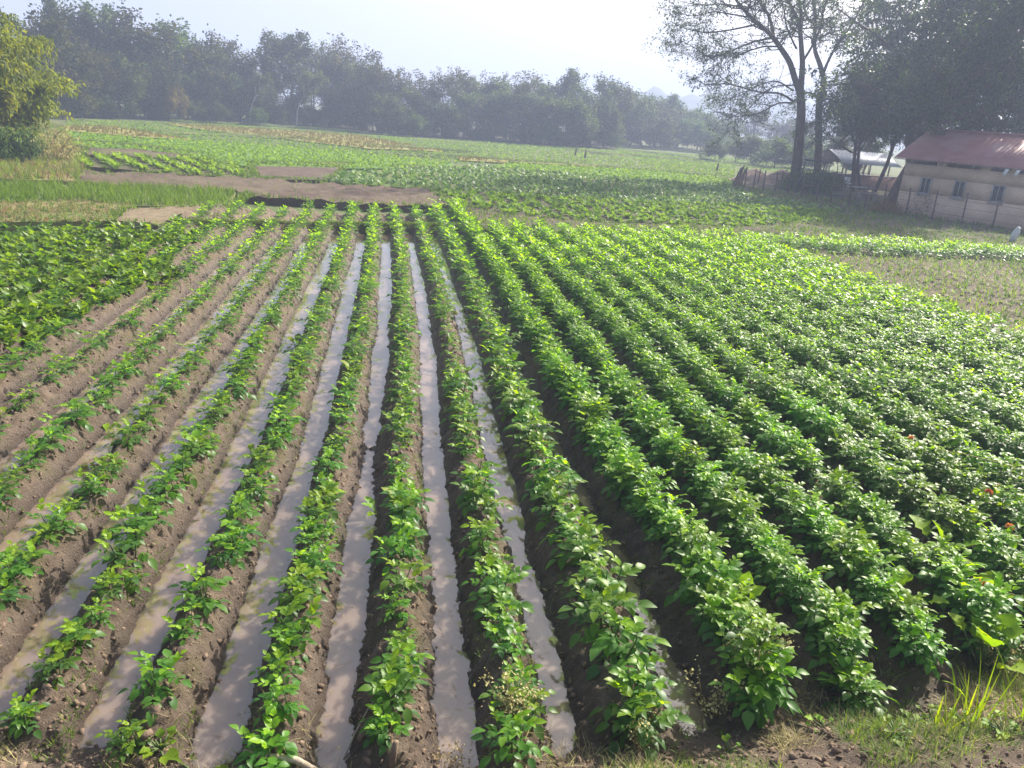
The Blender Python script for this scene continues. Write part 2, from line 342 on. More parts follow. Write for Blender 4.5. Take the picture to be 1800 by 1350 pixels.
# ------------------------------------------------------------------ potato plants
def potato_data(seed, h, spread, nst, nleaf, lf, pairs):
    """leaflet frames of one plant: (dirs, ups, pos, size, tint), stems list"""
    r = random.Random(seed); D = []; UPS = []; P = []; S = []; T = []; stems = []
    for i in range(nst):
        az = 2 * math.pi * (i + r.uniform(-.3, .3)) / nst
        tilt = r.uniform(0.1, 0.75) if nst > 1 else 0.1
        if i == 0: tilt = 0.08
        L = h * r.uniform(0.75, 1.1) * (1.12 - 0.3 * tilt)
        p = np.array([math.cos(az), math.sin(az), 0]) * r.uniform(0.01, 0.05); pts = [p.copy()]
        d = np.array([math.cos(az) * math.sin(tilt) * spread, math.sin(az) * math.sin(tilt) * spread, math.cos(tilt)])
        d /= np.linalg.norm(d)
        for k in range(5):
            d = d + np.array([r.uniform(-.12, .12), r.uniform(-.12, .12), 0.06]); d /= np.linalg.norm(d)
            p = p + d * L / 5; pts.append(p.copy())
        pts = np.array(pts); stems.append(pts)
        laz = r.uniform(0, 6.28)
        for j in range(nleaf):
            f = 0.22 + 0.78 * (j + r.uniform(-.3, .3)) / max(nleaf - 1, 1); f = min(max(f, 0.12), 1.0)
            q = np.array([np.interp(f * 5, range(6), pts[:, c]) for c in range(3)])
            laz += 2.4 + r.uniform(-.4, .4)
            el = 1.0 * f - 0.15 + r.uniform(-.2, .25)
            young = max(0, (f - 0.55) / 0.45)
            RL = (0.15 - 0.055 * young) * r.uniform(0.8, 1.2) * (h / 0.36) ** 0.4
            dr = np.array([math.cos(laz) * math.cos(el), math.sin(laz) * math.cos(el), math.sin(el)])
            tb = 0.2 + 0.7 * young ** 1.1 + r.uniform(-.12, .22)
            ls = lf * (1 - 0.3 * young) * r.uniform(0.85, 1.2)
            c0 = q.copy(); dd = dr.copy(); nseg = pairs + 1
            for k in range(nseg):
                dd = dd + np.array([0, 0, -0.16]); dd /= np.linalg.norm(dd)
                c0 = c0 + dd * RL / nseg
                last = k == nseg - 1
                angs = [0] if last else [0.95, -0.95]
                for a in angs:
                    e = rot_az(dd, a + r.uniform(-.2, .2)); e[2] += r.uniform(-.2, .3)
                    D.append(e); UPS.append((r.uniform(-.35, .35) + dd[0] * -.2, r.uniform(-.35, .35) - dd[1] * .2, 1))
                    P.append(c0.copy()); S.append(ls * (1.15 if last else 0.85) * r.uniform(.85, 1.15)); T.append(tb + r.uniform(-.08, .08))
    return np.array(D), np.array(UPS, float), np.array(P), np.array(S), np.clip(np.array(T), 0, 1), stems

def potato_set(kind, n, lod):
    res = []
    for i in range(n):
        r = random.Random(i * 7 + 1)
        if kind == 'lush': par = dict(h=r.uniform(.3, .4), spread=.78, nst=7, nleaf=10, lf=.08, pairs=2)
        else: par = dict(h=r.uniform(.16, .23), spread=1.1, nst=r.choice([3, 3, 4]), nleaf=6, lf=.074, pairs=2)
        if lod == 1: par.update(nleaf=par['nleaf'] - 1, pairs=2 if kind == 'lush' else 2)
        if lod == 2: par.update(pairs=1, lf=par['lf'] * 1.35, nleaf=6 if kind == 'lush' else 5)
        res.append(potato_data((1000 if kind == 'lush' else 0) + i, **par))
    return res
def leaf_arrays(dat, tpl):
    D, U, P, S, T, _ = dat
    F = frames(D, U) * S[:, None, None]
    return F, P, T
POT = {(k, l): potato_set(k, n, l) for k in ('lush', 'sparse') for l, n in ((0, 9), (1, 7), (2, 6))}
POT_ME = {}
for kind in ('lush', 'sparse'):
    for i, dat in enumerate(POT[(kind, 0)]):
        b = MB(); F, P, T = leaf_arrays(dat, LEAF_HI); b.inst(LEAF_HI[0], LEAF_HI[1], F, P, T)
        s = MB()
        for pts in dat[5]: s.tube(pts, np.linspace(.007, .003, len(pts)), 5, 0.4)
        POT_ME[(kind, i)] = (b.mesh('foliage', M['potato'], True), s.mesh('stem', M['potato_stem'], True))

# ------------------------------------------------------------------ the ridged potato field
SP = 0.7
def rowc(Y): return -0.353 - 0.1378 * Y - 0.001107 * Y * Y
def rowx(k, Y):
    return rowc(Y) + SP * k + 0.2 * sstep(2, 3.5, k) * sstep(9, 5, Y) + 0.05 * (vnoise(k * 0.9 + 50, Y * 0.25) - 0.5) * 2 * 0.7
def yfront(X): return 3.26 + 0.34 * np.maximum(X, 0) - 0.06 * np.minimum(X, 0) * 0
def yback_k(k):
    left = 24.4 + (k + 8) * (3.1 / 12.5)
    right = 23.2 + np.maximum(k - 4, 0) * (3.0 / 17)
    return np.where(k < 4.3, left, right) + 0 * k
def bundY(k): return 20.5 + (k + 8) * (3.6 / 12)
WATER_Z = 0.0
def furrow_level(k, Y):
    """offset of the furrow floor: high = dry, low = flooded"""
    kk = np.round(k)
    base = np.interp(kk, [-8, -6, -4, -3, -2, -1, 0, 1, 2, 3, 4, 5, 20], [-.012, -.02, -.028, -.035, -.028, -.016, .012, -.002, .008, .045, .12, .16, .16])
    wob = (vnoise(kk * 7.7 + 3, Y * 0.55) - 0.5) * 0.10 + (vnoise(kk * 5.1 + 30, Y * 1.7) - 0.5) * 0.05
    return base + wob
def field_z(k, Y, X):
    s = (1 - np.cos(2 * math.pi * k)) / 2
    low = furrow_level(k, Y)
    top = np.interp(k, [-8, -1, .5, 3, 4], [.19, .2, .22, .24, .25]) + 0.05 * (vnoise(np.floor(k) * 3.1, Y * 0.7) - 0.5)
    z = (-0.09 + low) + (top + 0.09 - low) * s ** np.where(k < 3, .92, .85)
    big = fbm(X * 5, Y * 5, 3) - 0.5; small = fbm(X * 19, Y * 19, 3) - 0.5; tiny = np.abs(fbm(X * 34 + 9, Y * 34, 2) - 0.5)
    amp = np.where(k < 3.4, 1, 0.9) * sstep(-0.06, 0.08, z) * 0.6 + 0.4
    z = z + amp * (0.1 * big + 0.11 * small + 0.1 * tiny)
    # bund across the rows
    bd = np.exp(-((Y - bundY(k)) / 0.22) ** 2) * sstep(4.6, 3.9, k)
    z = np.where(bd > 0.02, np.maximum(z, z * (1 - bd) + 0.27 * bd), z)
    # beyond the bund the plot lies a little higher and dry
    z = z + 0.10 * sstep(0, .5, Y - bundY(k)) * sstep(4.6, 3.9, k) * (1 - s)
    # near end of the rows: earth bank towards the viewer
    fr = yfront(X) + 0.25 * (vnoise(X * 1.7, X * 0 + 4) - 0.5)
    e = sstep(0.35, -0.05, Y - fr)
    bank = 0.06 + 0.5 * np.maximum(fr - Y, 0) + 0.10 * (fbm(X * 3, Y * 3, 4) - 0.5) + 0.05 * small + 0.04 * tiny
    gap = np.where((np.abs(k - 1) < 0.28), 0.1, 1.0)
    e = e * gap
    return z * (1 - e) + bank * e
kk = np.arange(-8.35, 16.95, 0.045); nt_ = 360
tt = np.linspace(0, 1, nt_)
K, TT = np.meshgrid(kk, tt, indexing='ij')
Y0 = 2.1; YB = yback_k(K)
YY = Y0 * (YB / Y0) ** TT
XX = rowx(K, YY)
ZZ = field_z(K, YY, XX)
wet = sstep(0.16, 0.0, ZZ) * sstep(4.3, 3.2, K) * sstep(0.6, -0.3, YY - bundY(K)) * sstep(-0.1, 0.3, YY - yfront(XX))
wet = np.maximum(wet, 0.55 * sstep(0.2, 0.05, ZZ) * sstep(3, 4, K))
b = MB()
nk = len(kk); idx = np.arange(nk * nt_).reshape(nk, nt_)
b.add(np.stack([XX, YY, ZZ], -1).reshape(-1, 3), np.stack([idx[:-1, :-1], idx[1:, :-1], idx[1:, 1:], idx[:-1, 1:]], -1).reshape(-1, 4), wet.ravel())
tag(b.build('field_soil', M['soil'], smooth=True), kind='structure')

def surf(k, Y):
    k = np.asarray(k, float); Y = np.asarray(Y, float); X = rowx(k, Y)
    return np.stack([X, Y, field_z(k, Y, X)], -1)
def inv_k(X, Y):
    k = (X - rowc(Y)) / SP
    for _ in range(4): k = k - (rowx(k, Y) - X) / SP
    return k

# water lying in the furrows
b = MB()
for kf in range(-8, 4):
    ys = np.linspace(2.2 if kf == 1 else 2.9, float(bundY(np.array(kf))) - 0.1, 60)
    lo = np.stack([rowx(np.full(60, kf - 0.42), ys), ys, ys * 0 + WATER_Z], -1); hi = np.stack([rowx(np.full(60, kf + 0.42), ys), ys, ys * 0 + WATER_Z], -1)
    v = np.concatenate([lo, hi]); i = np.arange(59)
    b.add(v, np.stack([i, i + 60, i + 61, i + 1], -1))
tag(b.build('water', M['water']), kind='structure')

# ------------------------------------------------------------------ other plots: cut from polygons traced on the ground
def inpoly(P, poly):
    x, y = P[:, 0], P[:, 1]; r = np.zeros(len(P), bool); j = len(poly) - 1
    for i in range(len(poly)):
        xi, yi = poly[i]; xj, yj = poly[j]
        c = ((yi > y) != (yj > y)) & (x < (xj - xi) * (y - yi) / (yj - yi + 1e-12) + xi)
        r ^= c; j = i
    return r
def wpoly(pxs, z=0.0): return [tuple(gp(x, y, z)[:2]) for x, y in pxs]
def plot(name, poly, z, step, mat, amp=0.03, furrow=None, wob=0.12):
    """slab of earth: polygon top with relief and a skirt down to the ground"""
    poly = np.array(poly)
    # densify and roughen the outline
    out = []
    for i in range(len(poly)):
        a, c = poly[i], poly[(i + 1) % len(poly)]; n = max(1, int(np.linalg.norm(c - a) / (step * 1.5)))
        for q in range(n): out.append(a + (c - a) * q / n)
    out = np.array(out)
    out = out + wob * np.stack([vnoise(out[:, 0] * 1.1, out[:, 1] * 1.1) - .5, vnoise(out[:, 0] * 1.1 + 40, out[:, 1] * 1.1) - .5], -1) * 2
    lo, hi = out.min(0), out.max(0)
    gx, gy = np.meshgrid(np.arange(lo[0], hi[0], step), np.arange(lo[1], hi[1], step))
    P = np.stack([gx.ravel(), gy.ravel()], -1); P = P + rng.uniform(-.25, .25, P.shape) * step
    P = P[inpoly(P, out)]
    n0 = len(out); allp = np.concatenate([out, P])
    edges = [(i, (i + 1) % n0) for i in range(n0)]
    vs, _, fs, *_ = delaunay_2d_cdt([Vector(p) for p in allp], edges, [], 1, 1e-4)
    V = np.array([(v.x, v.y) for v in vs])
    zz = z + amp * 2 * (fbm(V[:, 0] * 0.9, V[:, 1] * 0.9, 4) - 0.5)
    if furrow: 
        (dx, dy), spc, fa = furrow
        u = (V[:, 0] * dy - V[:, 1] * dx) / spc
        zz = zz + fa * np.cos(2 * math.pi * u)
    b = MB(); tri = [tuple(f) for f in fs if len(f) == 3]; quad = [tuple(f) for f in fs if len(f) == 4]
    b.add(np.column_stack([V, zz]), tri + quad)
    # skirt
    ring = np.column_stack([V[:n0], zz[:n0]]); low = ring.copy(); low[:, 2] = -0.5
    i = np.arange(n0); j = (i + 1) % n0
    b.add(np.concatenate([ring, low]), np.stack([i, i + n0, j + n0, j], -1))
    return tag(b.build(name, mat, smooth=True), kind='structure')

# base sheet to the horizon
b = MB(); gs = np.concatenate([[-1500, -700, -350], np.linspace(-200, 200, 21), [350, 700, 1500]])
gx, gy = np.meshgrid(gs, np.concatenate([[-300, -100, 0], np.linspace(20, 220, 21), [350, 700, 1500]]), indexing='ij')
n1, n2 = gx.shape; idx = np.arange(n1 * n2).reshape(n1, n2)
gz = -0.22 + 0 * gx
b.add(np.stack([gx, gy, gz], -1).reshape(-1, 3), np.stack([idx[:-1, :-1], idx[1:, :-1], idx[1:, 1:], idx[:-1, 1:]], -1).reshape(-1, 4))
tag(b.build('ground', M['ground']), kind='structure')

rowdir = (-0.17, 0.985)
PX = {}
PX['plough'] = [(130, 300), (300, 304), (450, 313), (533, 320), (750, 330), (797, 361), (650, 357), (447, 343), (413, 334), (300, 328), (133, 320)]
PX['rice'] = [(-60, 316), (0, 318), (133, 324), (300, 330), (415, 336), (388, 362), (240, 360), (156, 351), (0, 353), (-60, 353)]
PX['dry'] = [(-60, 353), (0, 353), (156, 351), (240, 360), (225, 366), (195, 386), (0, 388), (-60, 388)]
PX['straw'] = [(225, 366), (340, 362), (380, 367), (362, 392), (335, 402), (275, 393), (195, 386)]
PX['brassica'] = [(574, 317), (610, 299), (850, 291), (1100, 312), (1285, 326), (1340, 346), (1490, 366), (1300, 360), (1100, 352), (1000, 347), (820, 337), (757, 331)]
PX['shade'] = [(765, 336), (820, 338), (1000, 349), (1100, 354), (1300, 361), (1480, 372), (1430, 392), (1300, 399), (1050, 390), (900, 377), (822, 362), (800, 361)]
PX['path'] = [(805, 363), (822, 363), (900, 378), (1050, 391), (1300, 400), (1430, 393), (1560, 398), (1900, 424), (1900, 432), (1900, 450), (1560, 440), (1300, 430), (1050, 430), (835, 415)]
PX['smallbrown'] = [(147, 259), (240, 261), (333, 271), (338, 279), (240, 274), (152, 270)]
PX['smallrows'] = [(136, 274), (240, 275), (338, 280), (350, 275), (410, 291), (450, 306), (400, 309), (267, 300), (140, 290)]
PX['brownplot'] = [(441, 290), (604, 292), (598, 301), (570, 316), (455, 312)]
PX['yellow_a'] = [(100, 216), (200, 219), (310, 236), (340, 241), (240, 236), (105, 224)]
PX['yellow_b'] = [(290, 213), (480, 224), (640, 236), (780, 262), (650, 257), (500, 240), (340, 222)]
PX['yellow_c'] = [(800, 270), (900, 277), (880, 281), (810, 277)]
PX['bright_a'] = [(105, 226), (240, 238), (345, 243), (620, 262), (800, 283), (760, 291), (610, 290), (440, 287), (350, 272), (200, 258), (110, 246)]
PX['bright_b'] = [(900, 283), (1150, 296), (1290, 312), (1285, 324), (1100, 311), (860, 290)]
W = {k: wpoly(v, 0.09) for k, v in PX.items()}
plot('ploughed_strip', W['plough'], 0.06, 0.28, M['plough'], 0.09, ((0.45, 0.9), 0.9, 0.06))
plot('cereal_plot', W['rice'], 0.05, 0.4, M['turf'], 0.03)
plot('dry_turf_plot', W['dry'], 0.06, 0.35, M['grassdry'], 0.04)
plot('straw_plot', W['straw'], 0.08, 0.25, M['straw'], 0.04)
plot('cabbage_plot', W['brassica'], 0.03, 0.7, M['turf'], 0.04)
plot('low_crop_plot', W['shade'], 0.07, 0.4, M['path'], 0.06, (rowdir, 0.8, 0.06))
plot('path', W['path'], 0.10, 0.3, M['path'], 0.09)
plot('bare_plot', W['smallbrown'], 0.05, 0.5, M['plough'], 0.04)
plot('row_plot', W['smallrows'], 0.05, 0.5, M['path'], 0.03)
plot('bare_plot', W['brownplot'], 0.04, 0.5, M['plough'], 0.04)
for q, mm in (('yellow_a', 'yellow'), ('yellow_b', 'yellow'), ('yellow_c', 'yellow'), ('bright_a', 'brightgreen'), ('bright_b', 'brightgreen')):
    plot('far_plot', W[q], -0.1, 1.6, M[mm], 0.03)
# leafy greens bed, seedling bed, band of potatoes behind it, yard
greens = [tuple(surf(-8.2, y)[:2]) for y in np.linspace(21.2, 5, 12)] + [(-12.5, 5.0), (-19, 12), (-18.5, 17.6)] + wpoly([(0, 396), (200, 393), (275, 400), (335, 409)], 0.3)
plot('greens_plot', greens, 0.06, 0.3, M['sprout_soil'], 0.04)
kr = 16.85
seed = [tuple(surf(kr, y)[:2]) for y in np.linspace(8, 24.0, 10)] + wpoly([(1395, 440), (1430, 444), (1560, 453), (1800, 460), (1950, 466)], .1) + [(22, 20), (17, 8)]
plot('seedling_plot', seed, 0.10, 0.22, M['sprout_soil'], 0.05, (rowdir, 0.55, 0.035))
band = wpoly([(1300, 411), (1430, 416), (1560, 418), (1800, 434), (1950, 444)], .4) + wpoly([(1950, 465), (1800, 459), (1560, 452), (1440, 445), (1390, 440)], .1)
plot('potato_band', band, 0.09, 0.35, M['sprout_soil'], 0.05, (rowdir, 0.7, 0.06))
yard = wpoly([(1285, 326), (1340, 346), (1490, 367), (1480, 373), (1430, 393), (1560, 399), (1900, 425)], 0.05) + [(45, 30), (60, 80), (40, 95), (22, 76)]
plot('yard_ground', yard, 0.05, 0.9, M['path'], 0.07)
# rough verge under the bamboo
verge = wpoly([(-60, 314), (133, 321), (150, 300), (140, 270), (110, 225), (60, 210), (-60, 200)], 0.05)
plot('verge_ground', verge, 0.07, 0.5, M['grassdry'], 0.12)
floor_line = [(-60, 200), (120, 206), (300, 208), (400, 213), (500, 218), (600, 223), (700, 236), (800, 241), (900, 248), (1000, 256), (1070, 259)]
fl = [tuple(gp(x, y, -.1)[:2]) for x, y in floor_line]; plot('forest_floor', fl + [(x + 14, y + 70) for x, y in fl[::-1]], -.14, 4, M['floor_shade'], .05, None, .6)
# low earth bunds between the far plots
def bund(line, w, h, name='bund'):
    P = np.array([gp(x, y, -.1) for x, y in line]); n = len(P); u = np.linspace(0, n - 1, n * 14)
    Q = np.stack([np.interp(u, range(n), P[:, c]) for c in range(3)], -1); d = np.gradient(Q, axis=0); s_ = np.stack([-d[:, 1], d[:, 0], d[:, 2] * 0], -1); s_ /= np.linalg.norm(s_, axis=1)[:, None]
    Q[:, :2] += .5 * np.stack([vnoise(Q[:, 0] * .5, Q[:, 1] * .5) - .5, vnoise(Q[:, 0] * .5 + 9, Q[:, 1] * .5) - .5], -1)
    V = []
    for o, z in ((-1, -.2), (-.5, .7), (0, 1), (.5, .7), (1, -.2)): V.append(Q + s_ * o * w + np.array([0, 0, 1]) * (z * h * np.minimum(1, 4 * np.minimum(np.linspace(0, 1, len(Q)), np.linspace(1, 0, len(Q)))) * (.4 + 1.2 * vnoise(Q[:, 0] * 1.3 + o, Q[:, 1] * 1.3)))[:, None])
    m_ = len(Q); i = np.arange(m_ - 1); b = MB()
    b.add(np.concatenate(V), np.concatenate([np.stack([k_ * m_ + i, (k_ + 1) * m_ + i, (k_ + 1) * m_ + i + 1, k_ * m_ + i + 1], -1) for k_ in range(4)]))
    tag(b.build(name, M['turf'], smooth=True), kind='structure'); BUND.append(Q)
BUND = []
for l in ([(640, 256), (760, 262), (830, 268)], [(700, 270), (815, 276), (900, 282), (990, 288)], [(900, 283), (1100, 296), (1290, 312)], [(1085, 262), (1180, 272), (1240, 281), (1300, 290)], [(1000, 262), (1060, 270), (1130, 275), (1240, 284)], [(1085, 258), (1160, 262), (1290, 274)],
          [(440, 287), (560, 289), (620, 288)], [(690, 292), (800, 299)], [(120, 247), (240, 256), (350, 270)], [(240, 230), (420, 238), (560, 246)], [(300, 212), (420, 217), (560, 226), (720, 240)], [(150, 311), (300, 312), (450, 315), (560, 321), (740, 330)], [(800, 362), (900, 380), (1050, 394), (1300, 403)], [(140, 268), (330, 281)]):
    bund(l, .45 if l[0][1] < 300 else .28, .15)
# hills
b = MB()
def hill(px, py, Y, wid):
    c = at(px, py, Y); h = c[2]
    xs = np.linspace(-1, 1, 25); ys = np.linspace(-1, 1, 13)
    g, q = np.meshgrid(xs, ys, indexing='ij')
    r = np.sqrt(g ** 2 + q ** 2)
    z = h * np.clip(1 - r, 0, 1) ** 0.8 * (0.8 + 0.4 * fbm(g * 3 + px, q * 3, 3)) / 1.0 - 1
    v = np.stack([c[0] + g * wid, Y + q * wid * 0.5, z], -1).reshape(-1, 3)
    i = np.arange(25 * 13).reshape(25, 13)
    b.add(v, np.stack([i[:-1, :-1], i[1:, :-1], i[1:, 1:], i[:-1, 1:]], -1).reshape(-1, 4))
hill(1150, 148, 520, 55); hill(1215, 168, 560, 75); hill(1330, 150, 600, 110)
tag(b.build('hills', M['hill'], smooth=True), kind='structure')

# ------------------------------------------------------------------ plants on the ridges
plants = []       # (k, Y, kind, scale)
for ki in range(-8, 17):
    k = ki + 0.5
    if k < -7.9: continue
    lush = k > 3
    y = float(yfront(rowx(np.array(k), np.array(3.9)))) + 0.1 + rng.uniform(0, .15)
    ye = float(yback_k(np.array(k))) - 0.2
    while y < ye:
        gap = 0.03 if lush else (0.13 if k < -3.6 else 0.06)
        if k > 2 and not lush: gap = 0.04
        if abs(y - float(bundY(np.array(k)))) < 0.3 and k < 4: gap = 1
        if rng.random() > gap:
            far = y > 21 and k < 4
            sc = rng.uniform(.78, 1.06) if lush else rng.uniform(.6, 1.15) * (.92 if k < -3 else 1)
            if k > 2 and not lush: sc = rng.uniform(1.0, 1.45)
            if far: sc *= 1.05
            plants.append((k + rng.normal(0, .045), y + rng.normal(0, .02), 'lush' if lush else 'sparse', sc))
        y += rng.uniform(.21, .29) if lush else rng.uniform(.2, .31)
plants = np.array(plants, dtype=object)
pk = plants[:, 0].astype(float); pY = plants[:, 1].astype(float)
pos = surf(pk, pY); pos[:, 2] -= 0.015
ppx, ppy = project(pos + np.array([0, 0, .15]))
vis = (ppx > -5) & (ppx < 1805) & (ppy < 1345) & (ppy > 0)
dist = np.linalg.norm(pos - np.array([0, 0, CAMH]), axis=1)
# keep largest-looking 300
size = np.array([p[3] * (1.5 if p[2] == 'lush' else 1.0) for p in plants]) / dist
order = np.argsort(-(1 / dist) * vis)
near = set(order[:300].tolist())
rows = {}
for i in range(len(plants)):
    if vis[i]: rows.setdefault(math.floor(pk[i]), []).append(i)
rowname = {}
for r_, ids in rows.items():
    ids.sort(key=lambda i: pY[i])
    if r_ >= 3: rowname[r_] = (ordw(r_ - 2) + ' dense ridge right of the flooded furrows') if r_ > 3 else 'first dense ridge beside the flooded furrows'
    else: rowname[r_] = ordw(3 - r_) + ' sparse ridge left of the dense crop' if r_ < 2 else 'first sparse ridge left of the dense crop'
for r_, ids in rows.items():
    for n_, i in enumerate(ids, 1):
        if i not in near: continue
        kind, sc = plants[i][2], plants[i][3]
        look = ('bushy' if kind == 'lush' else ('small' if sc < .88 else ('medium' if sc < 1.06 else 'leafy')))
        lab = f"{look} potato plant, {ordw(n_)} from the near end, {rowname[r_]}"
        vi = int(rng.integers(0, 9))
        e = empty('potato_plant', pos[i], lab, 'potato plant', 'potato plants growing on the ridges', rng.uniform(0, 6.28), sc)
        e.rotation_euler[0] = rng.uniform(-.1, .1); e.rotation_euler[1] = rng.uniform(-.1, .1)
        child('foliage', POT_ME[(kind, vi)][0], e); child('stem', POT_ME[(kind, vi)][1], e)

def merge_plants(b, ids, posn, kinds, scales, dist_):
    for i in ids:
        lod = 0 if dist_[i] < 9 else (1 if dist_[i] < 17 else 2)
        S_ = POT[(kinds[i], lod)]; dat = S_[int(rng.integers(0, len(S_)))]
        tpl = LEAF_HI if lod == 0 else (LEAF_MID if lod == 1 else DIAMOND)
        F, P, T = leaf_arrays(dat, tpl)
        if lod == 2: F = F * np.array([1, 1.1, 1])[None, None, :]
        a = rng.uniform(0, 6.28); ca, sa = math.cos(a), math.sin(a); Rm = np.array([[ca, -sa, 0], [sa, ca, 0], [0, 0, 1]]) * scales[i]
        b.inst(tpl[0], tpl[1], np.einsum('ij,njk->nik', Rm, F), P @ Rm.T + posn[i], np.clip(T + rng.uniform(-.16, .14), 0, 1))
b = MB()
rest = [i for i in range(len(plants)) if i not in near and (ppx[i] > -250) and (ppx[i] < 2050) and ppy[i] < 1600]
merge_plants(b, rest, pos, [p[2] for p in plants], [p[3] for p in plants], dist)
# potatoes of the band behind the seedlings
bp = []
lo = np.array(band).min(0); hi = np.array(band).max(0)
for u in np.arange(-10, 40, .7):
    for v in np.arange(15, 45, .26):
        x = u - 0.17 * v + rng.normal(0, .05); 
        bp.append((x, v + rng.normal(0, .04)))
bp = np.array(bp); bp = bp[inpoly(bp, band)]
bpos = np.column_stack([bp, np.full(len(bp), .13)])
merge_plants(b, range(len(bp)), bpos, ['lush'] * len(bp), rng.uniform(.75, 1.0, len(bp)), np.full(len(bp), 25.0))
tag(b.build('potato_crop', M['potato'], smooth=True), 'dense potato plants covering the far ridges of the field', 'potato crop', kind='stuff')

# ------------------------------------------------------------------ scatter helpers
def rand_in(poly, dens):
    poly = np.array(poly); lo, hi = poly.min(0), poly.max(0)
    n = int((hi - lo).prod() * dens); P = rng.uniform(lo, hi, (n, 2))
    return P[inpoly(P, poly)]
def rosettes(b, P, z, n, L, wid, el=(0.2, 1.0), tint=(0.2, .8), tpl=LEAF_MID, cup=0.2):
    """n leaves around each point"""
    m = len(P)
    if m == 0: return
    az = rng.uniform(0, 6.28, (m, n)) ; e = rng.uniform(el[0], el[1], (m, n))
    s = L * rng.uniform(.6, 1.25, (m, n)) * rng.uniform(.75, 1.2, (m, 1))
    d = np.stack([np.cos(az) * np.cos(e), np.sin(az) * np.cos(e), np.sin(e)], -1).reshape(-1, 3)
    up = np.stack([-np.cos(az) * np.sin(e), -np.sin(az) * np.sin(e), np.cos(e)], -1).reshape(-1, 3) + rng.normal(0, .2, (m * n, 3))
    F = frames(d, up) * (s.reshape(-1)[:, None, None]); F = F * np.array([1, wid, 1])[None, None]
    Z = np.broadcast_to(np.asarray(z, float), (m,))
    base = np.column_stack([P[:, 0], P[:, 1], Z]); base = np.repeat(base, n, 0)
    base[:, :2] += rng.normal(0, L * .12, (m * n, 2))
    t = np.clip(np.repeat(rng.uniform(tint[0], tint[1], m), n) + rng.uniform(-.15, .15, m * n), 0, 1)
    b.inst(tpl[0], tpl[1], F, base, t)
BLADE_T = (np.array([(0, .5, 0), (0, -.5, 0), (.55, -.35, -.03), (.55, .35, -.03), (1, 0, -.14)]), np.array([(0, 1, 2, 3)]), np.array([(3, 2, 4)]))
def blades(b, P, z, n, L, w, el=(0.8, 1.5), tint=(.2, .8)):
    m = len(P)
    if m == 0: return
    az = rng.uniform(0, 6.28, m * n); e = rng.uniform(el[0], el[1], m * n)
    d = np.stack([np.cos(az) * np.cos(e), np.sin(az) * np.cos(e), np.sin(e)], -1)
    up = np.stack([-np.cos(az) * np.sin(e), -np.sin(az) * np.sin(e), np.cos(e)], -1)
    s = L * rng.uniform(.5, 1.3, m * n)
    F = frames(d, up); F = np.stack([F[:, :, 0] * s[:, None], F[:, :, 1] * w, F[:, :, 2] * s[:, None]], -1)
    Z = np.broadcast_to(np.asarray(z, float), (m,))
    base = np.repeat(np.column_stack([P, Z]), n, 0); base[:, :2] += rng.normal(0, L * .15, (m * n, 2))
    t = np.clip(np.repeat(rng.uniform(tint[0], tint[1], m), n) + rng.uniform(-.2, .2, m * n), 0, 1)
    b.inst(BLADE_T[0], BLADE_T[1], F, base, t)
    b.f.append(b.f[-1][:, :1] * 0 + (np.arange(m * n) * 5 + b.n - m * n * 5)[:, None] + BLADE_T[2])

# leafy greens bed on the left
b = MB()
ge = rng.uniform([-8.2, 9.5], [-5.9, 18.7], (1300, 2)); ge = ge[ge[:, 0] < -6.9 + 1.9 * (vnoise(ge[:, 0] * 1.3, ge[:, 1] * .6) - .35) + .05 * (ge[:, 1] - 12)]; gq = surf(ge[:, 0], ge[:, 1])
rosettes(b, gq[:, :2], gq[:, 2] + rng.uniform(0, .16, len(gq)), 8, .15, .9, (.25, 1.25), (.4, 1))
P = rand_in(greens, 55); P = P[(P[:, 1] < 30) & (P[:, 0] > -24)]
light = np.where(vnoise(P[:, 0] * .5, P[:, 1] * .5) > .5, 1, 0)
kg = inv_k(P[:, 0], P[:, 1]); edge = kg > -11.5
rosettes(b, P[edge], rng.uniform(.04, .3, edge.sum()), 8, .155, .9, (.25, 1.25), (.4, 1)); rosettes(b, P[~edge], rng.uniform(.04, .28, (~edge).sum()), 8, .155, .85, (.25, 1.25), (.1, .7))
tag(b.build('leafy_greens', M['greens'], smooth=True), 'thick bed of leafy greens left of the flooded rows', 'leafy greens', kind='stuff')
# cereal and dry grass plots
b = MB(); blades(b, rand_in(W['rice'], 45), 0.04, 5, .3, .02, (0.9, 1.5), (.3, .8))
tag(b.build('young_cereal', M['rice']), 'strip of short bright green cereal at the left', 'cereal crop', kind='stuff')
b = MB(); blades(b, rand_in(W['dry'], 40), 0.05, 5, .13, .02, (.3, 1.3), (.1, .8))
blades(b, rand_in(W['straw'], 60), 0.07, 4, .22, .015, (-.05, .35), (.5, 1)); blades(b, rand_in(verge, 12), 0.08, 6, .28, .025, (.4, 1.4), (.1, .7))
tag(b.build('dry_grass', M['drygrass']), 'dry straw coloured grass on the plots at the left', 'dry grass', kind='stuff')
b = MB(); blades(b, rand_in(W['dry'], 40), 0.05, 5, .12, .02, (.5, 1.4), (.2, .7)); blades(b, rand_in(verge, 10), 0.08, 7, .35, .03, (.4, 1.4), (.3, 1))
blades(b, rand_in(W['path'], 26), 0.1, 6, .14, .02, (.4, 1.4), (.2, .8)); blades(b, rand_in([p for p in yard if p[1] < 70], 7), 0.06, 7, .22, .03, (.4, 1.4), (.1, .8))
blades(b, rand_in(W['plough'], 1.5), 0.06, 6, .12, .02, (.3, 1.3), (.3, .9))
blades(b, rand_in(wpoly([(380, 362), (425, 343), (450, 345), (395, 372)], .1), 30), .08, 7, .22, .02)
